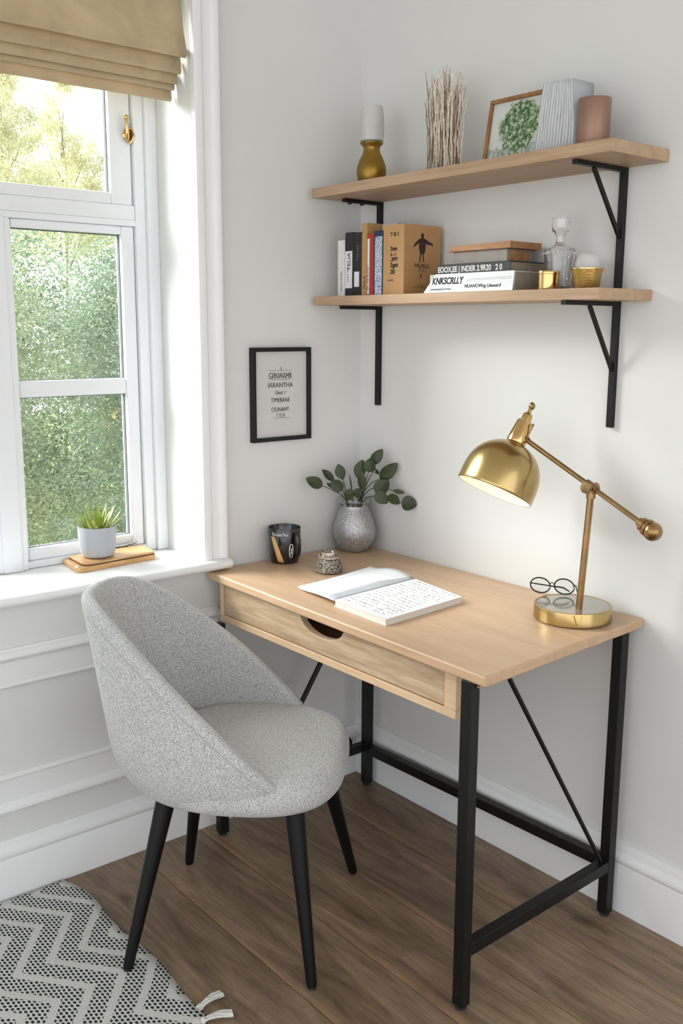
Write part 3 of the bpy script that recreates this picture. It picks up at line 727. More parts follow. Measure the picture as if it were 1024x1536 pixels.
# lying stack
def flat_book(x0, x1, y0, y1, z0, z1, cover, pages, label):
    t = thing('book', ((x0+x1)/2, (y0+y1)/2, z0), label, 'book'); th = .0022
    m = MB(); m.box((x0, y0, z0+.0003), (x1, y1, z0+th)); m.box((x0, y0, z1-th), (x1, y1, z1)); m.box((x0, y0, z0+th), (x1, y0+th, z1-th))
    m.build('cover', cover, t, bevel=.0006)
    MB().box((x0+.002, y0+th+.0002, z0+th+.0001), (x1-.002, y1-.003, z1-th-.0001)).build('page_block', M[pages], t); return t
s1 = flat_book(.470, .742, -.178, -.024, LS, 1.5345, M['bk_grey'], 'pages_dk', 'thick grey book lying at the bottom of the stack behind the white booklet')
s2 = flat_book(.466, .705, -.152, -.022, 1.5348, 1.5600, M['bk_char'], 'pages_dk', 'charcoal book with bold white spine lettering, lying second in the stack')
text('EOOX,EE | INDER 2.9R20   2 0', .0185, (.472, -.1524, 1.5410), XD, ZD, s2, M['ink_white'], sx=.87, bold=.0004)
tb = thing('keepsake_box', (.58, -.08, 1.5603), 'grey keepsake box with wooden lid on top of the book stack', 'box')
MB().box((.500, -.128, 1.5603), (.673, -.030, 1.5898)).build('box_body', M['greybox'], tb, bevel=.001)
m = MB(); m.box((.6732, -.118, 1.564), (.6740, -.050, 1.586)); m.build('side_label', M['lidwood'], tb)
m = MB(); m.hexa([(.490,-.136,1.590),(.689,-.136,1.590),(.689,-.022,1.590),(.490,-.022,1.590),(.490,-.136,1.6035),(.689,-.136,1.606),(.689,-.022,1.606),(.490,-.022,1.6035)]); m.build('lid', M['lidwood'], tb, bevel=.0012)
# white booklet propped against the bottom book
t = thing('booklet', (.58, -.189, LS), 'white booklet with black title propped against the bottom book of the stack', 'booklet')
pts = [V((.463,-.1925,LS+.0005)), V((.748,-.1925,LS+.0005)), V((.7430,-.1815,1.5350)), V((.493,-.1815,1.5350))]
nrm = (pts[1]-pts[0]).cross(pts[3]-pts[0]).normalized()
m = MB(); m.prism(pts, -nrm*.0022); m.build('cover', M['paper'], t)
bx = (pts[1]-pts[0]).normalized(); by = (pts[3]-pts[0]); by = (by-bx*by.dot(bx)).normalized()
def bp(u, v): return pts[0]+bx*u+by*v+nrm*.0002
text('KNKSCRLLY', .0235, bp(.024, .020), bx, by, t, M['ink'], sx=.80, bold=.0006)
text('NUANOWng L\u0131buuard', .0125, bp(.135, .009), bx, by, t, M['ink'], sx=.95)
text('IJ UMANNDETU ETTIHO', .0065, bp(.022, .005), bx, by, t, M['ink_grey'])
m = MB()
for v_ in (.030, .0265): a = bp(.135, v_); b_ = bp(.275, v_+.0012); m.prism([a, b_, b_+by*.0005, a+by*.0005], nrm*.0002)
m.build('printed_rule', M['ink_grey'], t)
# brass tins
t = thing('brass_tin', (.822, -.158, LS), 'small round brass tin on the lower shelf beside the booklet', 'tin')
MB().lathe([(0,.0003),(.0235,.0003),(.0240,.002),(.0240,.033),(0,.033)], (.822,-.158,LS), seg=48).build('tin_body', M['brass_pol'], t, smooth=True)
MB().lathe([(0,.0332),(.0248,.0332),(.0252,.0345),(.0252,.0395),(.0245,.0405),(0,.0405)], (.822,-.158,LS), seg=48).build('lid', M['brass_pol'], t, smooth=True)
t = thing('candle_holder', (.918, -.150, LS), 'flared woven gold candle bowl with frosted dome at right end of the lower shelf', 'candle holder')
MB().lathe([(0,.0003),(.026,.0003),(.028,.004),(.031,.030),(.0345,.040),(.0345,.0415),(.0325,.041),(.029,.030),(.026,.006),(0,.005)], (.918,-.150,LS), seg=48).build('bowl', M['basket'], t, smooth=True)
MB().lathe([(.0335,.0385),(.0352,.0400),(.0352,.0425),(.0335,.0430)], (.918,-.150,LS), seg=48, close=True).build('rim', M['brass_pol'], t, smooth=True)
MB().lathe([(0,.0055),(.025,.0055),(.0255,.030),(.0255,.055),(.021,.068),(.012,.075),(0,.077)], (.918,-.150,LS), seg=40).build('frosted_dome', M['dome'], t, smooth=True)
# glass decanter
t = thing('glass_decanter', (.790, -.082, LS), 'clear glass decanter with round flared neck on the lower shelf', 'decanter')
out = [(0,.0005),(.027,.0005),(.029,.004),(.0315,.04),(.0345,.078),(.0350,.086),(.0330,.092),(.022,.098),(.0115,.104),(.0098,.110),(.0100,.122),(.0135,.128),(.0190,.132),(.0205,.142),(.0205,.161),(.0193,.1615),(.0190,.143),(.0175,.135),(.012,.131),(.0080,.124),(.0078,.108),(.010,.101),(.021,.095),(.0315,.089),(.0328,.085),(.0322,.078),(.029,.04),(.0265,.010),(0,.009)]
MB().lathe(out, (.790,-.082,LS), seg=48).build('bottle', M['glass'], t, smooth=True, angle=60)
m = MB()
for k in range(20): a = 2*PI*k/20; m.sphere((.790+.0342*math.cos(a), -.082+.0342*math.sin(a), LS+.084), .0030, 8)
m.build('beaded_shoulder', M['glass'], t, smooth=True)

# ------------------------------------------------------------------ framed print on left wall
t = thing('wall_print', (.01, -.299, 1.09), 'black-framed print of hand lettering hanging on the wall by the window', 'picture')
y0, y1, z0, z1 = -.401, -.197, 1.090, 1.351; w_ = .0115
m = MB(); m.box((.0005,y0,z0),(.016,y1,z0+w_)); m.box((.0005,y0,z1-w_),(.016,y1,z1)); m.box((.0005,y0,z0+w_),(.016,y0+w_*1.15,z1-w_)); m.box((.0005,y1-w_,z0+w_),(.016,y1,z1-w_))
m.build('frame', M['black'], t, bevel=.0008)
pm = plain('print_paper', (206, 205, 203), .6, var=.01)
MB().box((.001, y0+w_, z0+w_), (.006, y1-w_, z1-w_)).build('print_sheet', pm, t)
for s_, zz, sz, sx in (('G\u0418NW\u0410MR', 1.264, .024, .62), ('I\u0410RANTHA', 1.240, .0195, .90), ('Lluuc r', 1.221, .0165, .80), ('TIMEBANE', 1.199, .0175, .82), ('CEUNANY.', 1.173, .0165, .78), ('7.10.\u0410', 1.157, .0155, .8)):
    text(s_, sz, (.0062, -.300, zz), YD, ZD, t, M['ink'] if zz > 1.16 else M['ink_grey'], align='CENTER', sx=sx)
m = MB(); m.box((.0062,-.338,1.2865),(.0066,-.262,1.2873)); m.box((.0062,-.298,1.2873),(.0066,-.2965,1.297)); m.box((.0062,-.33,1.261),(.0066,-.265,1.2618)); m.box((.0062,-.325,1.1535),(.0066,-.268,1.1543)); m.build('ruled_line', M['ink'], t)

# ------------------------------------------------------------------ desk items
MC = V((.056, -.326, DZ))
t = thing('mug', tuple(MC), 'black glossy mug with a gold stripe at the left end of the desk', 'mug')
MB().lathe([(0,.0005),(.034,.0005),(.039,.003),(.043,.016),(.0455,.05),(.0465,.100),(.0458,.1015),(.0448,.100),(.043,.05),(.040,.016),(.034,.007),(0,.006)], MC, seg=64).build('mug_body', M['mugblack'], t, smooth=True)
def mugr(z):
    P_ = [(.003,.039),(.016,.043),(.05,.0455),(.100,.0465)]
    for (a, ra), (b_, rb) in zip(P_, P_[1:]):
        if z <= b_: return ra+(rb-ra)*(z-a)/(b_-a)
    return .0465
VA = math.atan2(-1.918+.326, 2.2323-.056)      # angle towards where one stands in the room
def mp(ang, z, off=.0004): r_ = mugr(z)+off; return (MC.x+r_*math.cos(VA+ang), MC.y+r_*math.sin(VA+ang), MC.z+z)
m = MB(); rows = []
for j in range(13):
    z = .006+.074*j/12; u = j/12; aL = -.42-.50*u; aR = -.02-.62*u
    rows.append([mp(aL+(aR-aL)*i/6, z) for i in range(7)])
m.grid(rows); m.build('gold_stripe', M['muggold'], t, smooth=True, solid=.0004)
tx = MB(); s_ = text("Euvan'ku", .0135, (0,0,0), XD, YD, None, M['ink_white']); me = s_.data; me.transform(Matrix.Identity(4))
for v in me.vertices: x_, y_, z_ = v.co; p = V(mp(-.80+x_/.0465, .083+y_, .0003+z_)); v.co = p-MC
s_.parent = t
h = MB(); ang = .72; d = V((math.cos(VA+ang), math.sin(VA+ang), 0)); up = V((0,0,1)); hp = []
for j in range(13):
    a = -PI/2+PI*j/12; hp.append(MC+d*(.0445+.017*math.cos(a)**.6 if math.cos(a) > 1e-6 else .0445)+up*(.056+.036*math.sin(a)))
for k, p in enumerate(hp): pass
sd = V((-d.y, d.x, 0)); rows = []
for i, p in enumerate(hp):
    tn = (hp[min(i+1, 12)]-hp[max(i-1, 0)]).normalized(); nn_ = tn.cross(sd)
    rows.append([p+sd*(.008*math.cos(q_))+nn_*(.0035*math.sin(q_)) for q_ in [2*PI*k/12 for k in range(12)]])
gq = h.grid(rows, closed_u=True); h.bm.faces.new(gq[0][::-1]); h.bm.faces.new(gq[-1]); h.build('handle', M['mugblack'], t, smooth=True)
m = MB()      # white looping mark on the side
pts = []
for j in range(40): a = 2*PI*j/40*1.6; pts.append(mp(.43+.13*math.cos(a)*(1-.2*j/40), .040+.021*math.sin(a)+.002*math.sin(3*a), .0008))
m.tube(pts, .0009, 6); m.tube([mp(.36, .026, .0008), mp(.50, .045, .0008), mp(.40, .048, .0008), mp(.52, .030, .0008)], .0008, 6); m.build('white_mark', M['ink_white'], t, smooth=True)

# vase with branches
VC = V((.069, -.076, DZ))
t = thing('vase', tuple(VC), 'mottled silver mercury-glass vase in the desk corner', 'vase')
MB().lathe([(0,.0005),(.036,.0005),(.041,.003),(.052,.018),(.0615,.040),(.0640,.058),(.061,.080),(.052,.106),(.043,.127),(.040,.133),(.040,.137),(.038,.137),(.038,.132),(.041,.126),(.050,.105),(.059,.080),(.062,.058),(.0595,.040),(.050,.020),(.038,.006),(0,.005)], VC, seg=64).build('vase_body', M['mercury'], t, smooth=True, angle=60)
MB().lathe([(.0385,.1372),(.0440,.1400),(.0475,.1450),(.0480,.1520),(.0465,.1575),(.0450,.1570),(.0462,.1520),(.0455,.1460),(.0385,.1410)], VC, seg=48, close=True).build('glass_collar', M['glass'], t, smooth=True)
import mathutils
EYE = V((2.2323, -1.918, 1.4076))
def camaxes():
    yaw, pit, rol = [math.radians(a) for a in (50.3761, -10.7959, .261)]
    fw = V((-math.sin(yaw)*math.cos(pit), math.cos(yaw)*math.cos(pit), math.sin(pit))); r_ = fw.cross(V((0,0,1))).normalized(); u_ = r_.cross(fw)
    return fw, r_*math.cos(rol)+u_*math.sin(rol), -r_*math.sin(rol)+u_*math.cos(rol)
FW, RT, UP = camaxes()
# foliage is laid out round the vase in real space (metres right, metres up, metres towards the room)
plant = thing('leafy_sprig', (VC.x, VC.y, DZ+.02), 'dark green round-leaved sprigs standing in the silver vase', 'plant')
RH = V((.637, .771, 0)).normalized(); OUT = V((.771, -.637, 0)).normalized()
def pp_(r_, u_, o_): return V((VC.x, VC.y, DZ))+RH*(r_*(1-.3*o_))+V((0,0,u_+.21*o_))+OUT*o_
def leaf_mesh(m, base, tip, width, roundness=.5, nrm=None):
    ax = tip-base; L = ax.length; ax.normalize(); nrm = (nrm or (OUT+V((0,0,.35)))).normalized(); sd = ax.cross(nrm).normalized(); n_ = sd.cross(ax).normalized(); rows = []
    for j in range(11):
        u = j/10; w = width/2*(math.sin(PI*u**(.75+.35*(1-roundness))))**(.62+.3*(1-roundness)); 
        bend = n_*(-.10*L*(u-.4)**2)
        rows.append([base+ax*(L*u)+bend+sd*w*k+n_*(.14*abs(k)*w) for k in (-1,-.5,0,.5,1)])
    m.grid(rows)
leaves = [ # base(r,u,o), tip(r,u,o), width, roundness
 ((-.095,.190,.075),(-.146,.212,.095),.036,.7), ((-.060,.204,.05),(-.098,.241,.055),.025,.3), ((-.036,.210,.045),(-.051,.258,.04),.034,.3),
 ((-.036,.178,.055),(-.072,.208,.06),.038,.7), ((-.066,.186,.06),(-.084,.201,.06),.012,.4), ((-.008,.175,.03),(-.017,.231,.03),.006,.1),
 ((.009,.212,.03),(.022,.272,.03),.041,.5), ((.021,.180,.045),(.018,.238,.05),.029,.5), ((.046,.255,.03),(.081,.303,.03),.034,.5), ((.044,.232,.05),(.042,.274,.05),.041,.95),
 ((.070,.226,.04),(.059,.244,.045),.010,.3), ((.073,.212,.05),(.125,.260,.055),.041,.8), ((.060,.170,.065),(.100,.209,.07),.047,1.0), ((.060,.172,.08),(.097,.140,.08),.038,1.0), ((.096,.163,.085),(.133,.139,.09),.032,.8),
 ((.111,.179,.07),(.147,.171,.08),.015,.5), ((.136,.143,.09),(.183,.137,.10),.045,1.0), ((-.002,.165,.045),(-.034,.170,.05),.034,.8), ((.022,.166,.040),(-.008,.178,.045),.03,.8)]
stems = [[(0,.03,0),(-.022,.155,.02),(-.055,.176,.05),(-.097,.191,.075)], [(0,.03,0),(-.026,.155,.02),(-.030,.195,.03),(-.036,.212,.045)], [(0,.03,0),(-.02,.15,.02),(-.04,.185,.04),(-.062,.204,.05)], [(.0,.03,0),(-.006,.150,.03),(-.009,.180,.03)],
 [(0,.03,0),(.016,.15,.01),(.032,.207,.03),(.046,.258,.03)], [(.01,.03,0),(.018,.15,.02),(.040,.215,.03),(.052,.236,.03),(.066,.230,.04)], [(.01,.03,0),(.015,.155,.02),(.045,.185,.04),(.080,.190,.06),(.112,.178,.07)], [(.01,.03,0),(.02,.155,.03),(.062,.165,.06),(.10,.150,.08),(.138,.142,.09)], [(0,.03,0),(.010,.155,.03),(.016,.19,.04),(.012,.215,.03)], [(0,.03,.0),(.010,.150,.0),(.028,.178,.03),(.050,.205,.04),(.074,.213,.05)]]
for s_ in stems:
    m = MB(); P_ = [pp_(*p) for p in s_]; dense = []
    for i in range(len(P_)-1):
        for k in range(5): dense.append(P_[i].lerp(P_[i+1], k/5))
    dense.append(P_[-1])
    for _ in range(3): dense = [dense[0]]+[(dense[i-1]+dense[i]*2+dense[i+1])/4 for i in range(1, len(dense)-1)]+[dense[-1]]
    m.tube(dense, [.0020-.0008*i/len(dense) for i in range(len(dense))], 8); m.build('stem', M['stem'], plant, smooth=True)
for i, (a, b_, w_, rd) in enumerate(leaves):
    m = MB(); leaf_mesh(m, pp_(*a), pp_(*b_), w_, rd, OUT+V((0,0,.3))+RH*(.5*math.sin(i*1.9))); m.build('leaf', M['leaf_dark'], plant, smooth=True, solid=.0006, subd=1)

# trinket jar
JC = V((.228, -.302, DZ))
t = thing('trinket_jar', tuple(JC), 'small beaded silver trinket jar on the desk behind the notebook', 'jar')
MB().lathe([(0,.0005),(.034,.0005),(.0385,.004),(.0380,.014),(.034,.028),(.031,.038),(.030,.041),(0,.041)], JC, seg=48).build('jar_body', M['beaded'], t, smooth=True)
sv = plain('silver', (196, 188, 176), .22, .9)
MB().lathe([(0,.0412),(.0315,.0412),(.0335,.0425),(.0335,.0455),(.031,.0475),(.026,.0480),(0,.0485)], JC, seg=48).build('lid', sv, t, smooth=True)
m = MB(); 
for k in range(13): pass
m.lathe([(.0205,.0486),(.0225,.0490),(.0228,.057),(.0215,.058),(.0200,.057),(.0200,.0495)], JC+V((-.003,.0,0)), seg=40, close=True); m.build('lid_ring', sv, t, smooth=True)

# notebook
NZ = DZ+.0005
t = thing('notebook', (.55, -.36, DZ), 'open white notebook with handwriting lying on the desk', 'notebook')
A, B_, C_, D_ = V((.496,-.502,0)), V((.690,-.512,0)), V((.667,-.242,0)), V((.474,-.212,0))
def quadp(P0, z0, z1): return [V((p.x, p.y, z0)) for p in P0]+[V((p.x, p.y, z1)) for p in P0]
MB().hexa(quadp([A,B_,C_,D_], NZ, NZ+.0015)).build('back_cover', M['bk_white'], t)
inn = [A+V((.002,.002,0)), B_+V((-.002,.002,0)), C_+V((-.002,-.002,0)), D_+V((.002,-.002,0))]
MB().hexa(quadp(inn, NZ+.0016, NZ+.0145)).build('page_block', M['pages'], t)
MB().hexa(quadp([A,B_,C_,D_], NZ+.0146, NZ+.0158)).build('written_page', M['paper'], t, bevel=.0003)
ux = (B_-A).normalized(); uy = (D_-A).normalized(); PW, PH = (B_-A).length, (D_-A).length
hw = MB(); rnd = random.Random(3)
def onp(u, v): return A.lerp(B_, u).lerp(D_.lerp(C_, u), v)+V((0,0,NZ+.01595))
def stroke(P_, w):
    for a, b_ in zip(P_, P_[1:]):
        d = (b_-a); 
        if d.length < 1e-6: continue
        n_ = V((-d.y, d.x, 0)).normalized()*w/2; hw.prism([a-n_, b_-n_, b_+n_, a+n_], (0,0,.00012))
for rw in range(15):
    v = .955-rw*.062
    u = .06 if rw % 5 else .10
    while u < .92:
        L = rnd.uniform(.02, .065); cell = int(u/.33)
        if rnd.random() < .87 and v > .04:
            P_ = []; k = rnd.randint(4, 7)
            for i in range(k): P_.append(onp(u+L*i/k, v+rnd.uniform(-.011, .013)))
            stroke(P_, .0013 if rnd.random() < .6 else .0020)
        u += L+rnd.uniform(.008, .03)
for u in (.36, .68): stroke([onp(u, .93), onp(u+.005, .06)], .0003)
for v in (.75, .50, .25): stroke([onp(.05, v), onp(.95, v)], .0003)
hw.build('handwriting', plain('pen_ink', (128, 125, 132), .7, var=.3, nscale=40), t)
# turned cover sheets, arched towards the back
lm = MB(); rows = []
L0, L1 = V((.322,-.478,0)), V((.300,-.200,0))
for j in range(15):
    v0 = j/14; row = []
    for i in range(17):
        u = i/16; v = v0*(1-.06*u**3); p = A.lerp(D_, v).lerp(L0.lerp(L1, v)+V((0, .012*math.sin(v*PI), 0)), u); arch = .012*math.sin(min(1, u*1.1)*PI)*(.45+.8*v)+.012*(1-u)**2
        curl = .005*(u**6)+.009*v*v*u
        row.append(V((p.x, p.y, NZ+.0022+arch+curl)))
    rows.append(row)
lm.grid(rows); lm.build('turned_cover', M['paper'], t, smooth=True, solid=.0022)
gm = MB(); rows = []
for j in range(15):
    r0 = [lmv for lmv in []]
    v = j/14; a = A.lerp(D_, v); b_ = L0.lerp(L1, v)+V((0, .012*math.sin(v*PI), 0)); row = []
    for i in range(5):
        u = .24*i/4; p = a.lerp(b_, u); arch = .012*math.sin(min(1, u*1.1)*PI)*(.45+.8*v)+.012*(1-u)**2
        row.append(V((p.x, p.y, NZ+.0040+arch)))
    rows.append(row)
gm.grid(rows); gm.build('endpaper_band', M['paper_grey'], t, smooth=True, solid=.0004)

# ------------------------------------------------------------------ brass desk lamp
BC = V((.912, -.132, DZ))
t = thing('desk_lamp', tuple(BC), 'brass desk lamp with dome shade, pivoting arm and round base', 'lamp')
MB().lathe([(0,.0005),(.086,.0005),(.0885,.003),(.0885,.030),(.0875,.0335),(.0845,.0345),(.082,.0335),(.082,.0320),(0,.0320)], BC, seg=96).build('base', M['brass'], t, smooth=True, angle=40)
MB().lathe([(0,.0321),(.0815,.0321),(.0815,.0332),(0,.0332)], BC, seg=96).build('base_plate', M['basetop'], t, smooth=True)
P0 = V((.944, -.152, DZ+.0332)); P1 = V((.960, -.152, 1.052))
MB().tube([P0, P1], .0078, 8).build('pole', M['brass_dk'], t, smooth=True, angle=20)
vm = MB(); va = math.atan2(P0.y-BC.y, P0.x-BC.x)-.24      # engraved V on the base
def bpnt(da, z, off=.0008): return (BC.x+(.0885+off)*math.cos(va+da), BC.y+(.0885+off)*math.sin(va+da), DZ+z)
vm.tube([bpnt(-.10,.031), bpnt(.0,.005)], .0015, 6); vm.tube([bpnt(.10,.031), bpnt(.0,.005)], .0015, 6)
vm.build('v_ornament', M['brass_pol'], t, smooth=True)
A0 = V((.772, -.152, 1.152)); A1 = V((1.086, -.152, 1.006)); ad = (A1-A0).normalized()
J = A0.lerp(A1, .60)
MB().tube([A0, A1], .0058, 14).build('arm', M['brass_dk'], t, smooth=True)
m = MB(); m.tube([J-ad*.016, J+ad*.016], .0105, 16); m.lathe([(0,-.017),(.009,-.017),(.009,.017),(0,.017)], J, (0,1,0), 20); m.lathe([(0,.017),(.012,.017),(.012,.024),(0,.026)], J, (0,-1,0), 16)
m.tube([P1-V((0,0,.012)), P1+V((0,0,.006))], .0105, 16); jt = m.build('pivot_joint', M['brass_dk'], t, smooth=True)
m = MB(); m.tube([A1-ad*.002, A1+ad*.006], .010, 20); m.tube([A1+ad*.006, A1+ad*.014], .015, 24); m.tube([A1+ad*.014, A1+ad*.018], .012, 24); m.tube([A1+ad*.018, A1+ad*.025], .019, 24); m.sphere(A1+ad*.036, .0205, 24)
m.build('counterweight', M['brass_dk'], t, smooth=True)
# shade
vv = (V((.66, -.21, 1.04))-EYE).normalized(); uu = (UP-vv*UP.dot(vv)).normalized(); rr_ = (RT-vv*RT.dot(vv)-uu*RT.dot(uu)).normalized()
AX = ((uu*math.cos(math.radians(23.8))+rr_*math.sin(math.radians(23.8)))*math.cos(math.radians(7.5))+vv*math.sin(math.radians(7.5))).normalized()   # the shade leans back, its mouth turned a little into the room
SK = V((.752, -.160, 1.151))           # where the socket meets the dome
RC = SK-AX*.133
def shp(u): # outer dome radius along the axis 0..1
    return .0915*math.sqrt(max(0, 1-(u*1.0)**2.3))
prof = []
for k in range(25): u = k/24*.97; prof.append((max(.0225, .0915*(1+.015*math.sin(u*2.2))*(1-u**3.0)**.55), .126*u))
prof_in = [(r_-.0016, z_-.0012) for r_, z_ in prof][::-1]
MB().lathe(prof+[(.0225, .126), (.020, .124)]+prof_in, RC, AX, 72, close=True).build('lamp_shade', M['brass'], t, smooth=True, angle=60)
shade = [o for o in COL.objects if o.name.startswith('lamp_shade') and o.parent == t][0]
MB().lathe([(r_-.0022, z_-.0010) for r_, z_ in prof[:-1]], RC, AX, 72, cap0=False, cap1=False).build('inner_lining', M['white_in'], shade, smooth=True, solid=.0004, angle=60)
MB().lathe([(0,.118),(.0215,.118),(.0235,.126),(.0240,.132),(.0228,.140),(.0190,.176),(.0180,.179),(.0130,.180),(.0118,.195),(.0095,.199),(.0055,.202),(.0045,.211),(0,.212)], RC, AX, 40).build('socket', M['brass_pol'], t, smooth=True)
tip = RC+AX*.219
MB().sphere(tip, .0078, 18, (1,1,1.2)).build('finial', M['brass_dk'], t, smooth=True)
m = MB(); m.tube([SK+AX*.008+V((.018,.0,0)), A0+V((0,0,.002)), A0+ad*.006], .0075, 12); m.tube([A0+V((.002,0,.004)), A0+V((.010,.010,.032))], .0022, 8); m.sphere(A0+V((.010,.010,.034)), .0035, 10)
m.build('shade_knuckle', M['brass_dk'], t, smooth=True)
bc = RC+AX*.055
MB().sphere(bc, .024, 20, (1,1,1.1)).build('bulb', M['bulb'], t, smooth=True)

# glasses resting on the lamp base
gt = thing('eyeglasses', (.835, -.10, DZ+.034), 'thin black wire eyeglasses resting on the lamp base', 'glasses')
def ringtube(c0, ux_, uy_, a, b_, r_): return [c0+ux_*(a*math.cos(2*PI*k/28))+uy_*(b_*math.sin(2*PI*k/28)) for k in range(29)]
gx = V((.60, -.62, 0)).normalized()       # along the front of the glasses
gx = V((.72, .55, 0)).normalized(); gy = V((-.42, .36, .83)).normalized()
g0 = V((.826, -.103, DZ+.0345))
cL = g0+gx*-.026+V((0,0,.019)); cR = g0+gx*.030+V((0,0,.019))
m = MB()
m.tube(ringtube(cL, gx, gy, .023, .019, 0), .0018, 8, caps=False); m.tube(ringtube(cR, gx, gy, .023, .019, 0), .0018, 8, caps=False)
m.tube([cL+gx*.023+gy*.004, cL+gx*.028+gy*.009, cR-gx*.023+gy*.004], .0013, 8)
m.build('front_frame', M['spec'], gt, smooth=True)
for s_, c0 in ((-1, cL), (1, cR)):
    st0 = c0+gx*(.0235*s_)+gy*.005; dirn = (V((.55, .25, -.03)) if s_ < 0 else V((.45, -.42, -.09))).normalized()
    m = MB(); m.tube([st0, st0+gx*(.003*s_)+dirn*.004, st0+dirn*.045, st0+dirn*.080+V((0,0,.001)), st0+dirn*.095+V((0,0,-.006))], [.0018,.0018,.0018,.0022,.0018], 8)
    m.build('temple', M['spec'], gt, smooth=True)
    lz = MB(); rg = [c0+gx*(.0222*math.cos(2*PI*k/28))+gy*(.0182*math.sin(2*PI*k/28)) for k in range(28)]; lz.prism(rg, gx.cross(gy).normalized()*.0010); lz.build('lens', M['pane'], gt)

# ------------------------------------------------------------------ window sill items
TZ = .7812
t = thing('wooden_tray', (-.17, -.76, TZ), 'light wood keepsake case with rounded corners on the window sill', 'case')
cw = wood('case_wood', (212, 166, 112), (188, 140, 88), (228, 188, 138), 'y', 2.2, .3, 1.1)
def rquad(P, r, n=6):   # rounded polygon in xy
    out = []; N = len(P)
    for i in range(N):
        p, a, b_ = V(P[i]), V(P[i-1]), V(P[(i+1) % N]); rr = r[i]
        d1 = (a-p).normalized()*rr; d2 = (b_-p).normalized()*rr
        for k in range(n+1): u = k/n; out.append((p+d1)*(1-u)**2+p*2*u*(1-u)+(p+d2)*u*u)
    return out
P = [(-.182,-.884,0), (-.062,-.896,0), (-.080,-.660,0), (-.182,-.646,0)]
m = MB(); m.prism([V((p.x,p.y,TZ+.0003)) for p in rquad(P, [.01,.022,.008,.008])], (0,0,.0135)); m.build('case_body', cw, t, bevel=.0025, seg=3)
P2 = [(-.182,-.868,0), (-.066,-.876,0), (-.083,-.662,0), (-.182,-.648,0)]
m = MB(); m.prism([V((p.x,p.y,TZ+.0142)) for p in rquad(P2, [.01,.03,.006,.008])], (0,0,.0018)); m.build('dark_seam', plain('seam_dark', (70, 52, 40), .5), t)
m = MB(); m.prism([V((p.x,p.y,TZ+.0162)) for p in rquad(P2, [.01,.03,.006,.008])], (0,0,.0058)); m.build('lid', cw, t, bevel=.002, seg=3)
m = MB(); m.sphere((-.079,-.889,TZ+.014), .0055, 12, (1,1,.8)); m.build('hinge_knob', M['candle'], t, smooth=True)
PC = V((-.129, -.807, TZ+.0222))
t = thing('plant_pot', tuple(PC), 'pale grey plant pot standing on the wooden case on the window sill', 'pot')
MB().lathe([(0,.0004),(.034,.0004),(.0415,.004),(.0455,.014),(.049,.045),(.0505,.080),(.0495,.083),(.0475,.083),(.0465,.080),(.045,.06),(0,.06)], PC, seg=64).build('pot_body', M['pot'], t, smooth=True)
MB().lathe([(0,.066),(.030,.068),(.0452,.064),(.0450,.0605),(0,.0605)], PC, seg=32).build('soil', M['soil'], t, smooth=True)
t = thing('succulent', (PC.x, PC.y, PC.z+.066), 'spiky green succulent growing in the pale grey pot', 'plant')
rnd = random.Random(11)
for k in range(54):
    rr = math.sqrt((k+.5)/54); a = k*2.39996+rnd.uniform(-.2,.2); L = .088*(1-.26*rr)*rnd.uniform(.85,1.15); tilt = .12+.95*rr*rnd.uniform(.85,1.1)
    base = PC+V((.018*rr*math.cos(a), .018*rr*math.sin(a), .066)); d = V((math.cos(a), math.sin(a), 0)); sd = V((-d.y, d.x, 0)); rows = []; p = base.copy(); ang = tilt*1.15
    for j in range(9):
        u = j/8; w = .0052*(1-u)**.55*(.75+.5*math.sin(u*2.2)) if u < 1 else .0002
        tg = d*math.sin(ang)+V((0,0,1))*math.cos(ang); n_ = tg.cross(sd)
        rows.append([p-sd*w+n_*(-.0016*(1-u)), p-n_*.0004, p+sd*w+n_*(-.0016*(1-u)), p-n_*(.0030*(1-u)+.0004)])
        p = p+tg*(L/8); ang -= tilt*.45/8
    m = MB(); gq = m.grid(rows, closed_u=True); m.bm.faces.new(gq[0][::-1]); m.build('leaf', M['succ'], t, smooth=True, angle=50)

# ------------------------------------------------------------------ outdoors
g_ = MB(); g_.box((-40, -25, -2.6), (-.3, 35, -2.5)); struct(g_.build('ground', M['grass']))
def foliage(name, parent, mat, blobs, n, size, rnd, droop=0.0):
    vs, fs = [], []
    tot = sum((b[3]*b[4]*b[5])**.7 for b in blobs)
    for (x, y, z, rx, ry, rz) in blobs:
        cnt = int(n*(rx*ry*rz)**.7/tot)
        # sub-clumps give the crown its light and dark masses
        clumps = []
        for _ in range(max(6, cnt//70)):
            u = rnd.gauss(0,1), rnd.gauss(0,1), rnd.gauss(0,1); l = math.sqrt(sum(q*q for q in u)) or 1; r_ = rnd.uniform(.45, 1.0)
            clumps.append((x+rx*u[0]/l*r_, y+ry*u[1]/l*r_, z+rz*u[2]/l*r_))
        for i in range(cnt):
            c0 = clumps[rnd.randrange(len(clumps))]; sp = .17*min(1, max(rx, .3))
            c = V((c0[0]+rnd.gauss(0, sp), c0[1]+rnd.gauss(0, sp), c0[2]+rnd.gauss(0, sp*1.1)))
            s_ = size*rnd.uniform(.6, 1.3); a = V((rnd.gauss(0,1), rnd.gauss(0,1), rnd.gauss(0,.7)-droop)).normalized(); b_ = a.cross(V((rnd.gauss(0,1), rnd.gauss(0,1), rnd.gauss(0,1)))).normalized()
            k = len(vs); vs += [c-a*s_, c+b_*s_*.42, c+a*s_, c-b_*s_*.42]; fs.append((k, k+1, k+2, k+3))
    me = bpy.data.meshes.new(name); me.from_pydata([tuple(v-wloc(parent)) for v in vs], [], fs); me.materials.append(mat)
    o = bpy.data.objects.new(name, me); COL.objects.link(o); o.parent = parent; return o
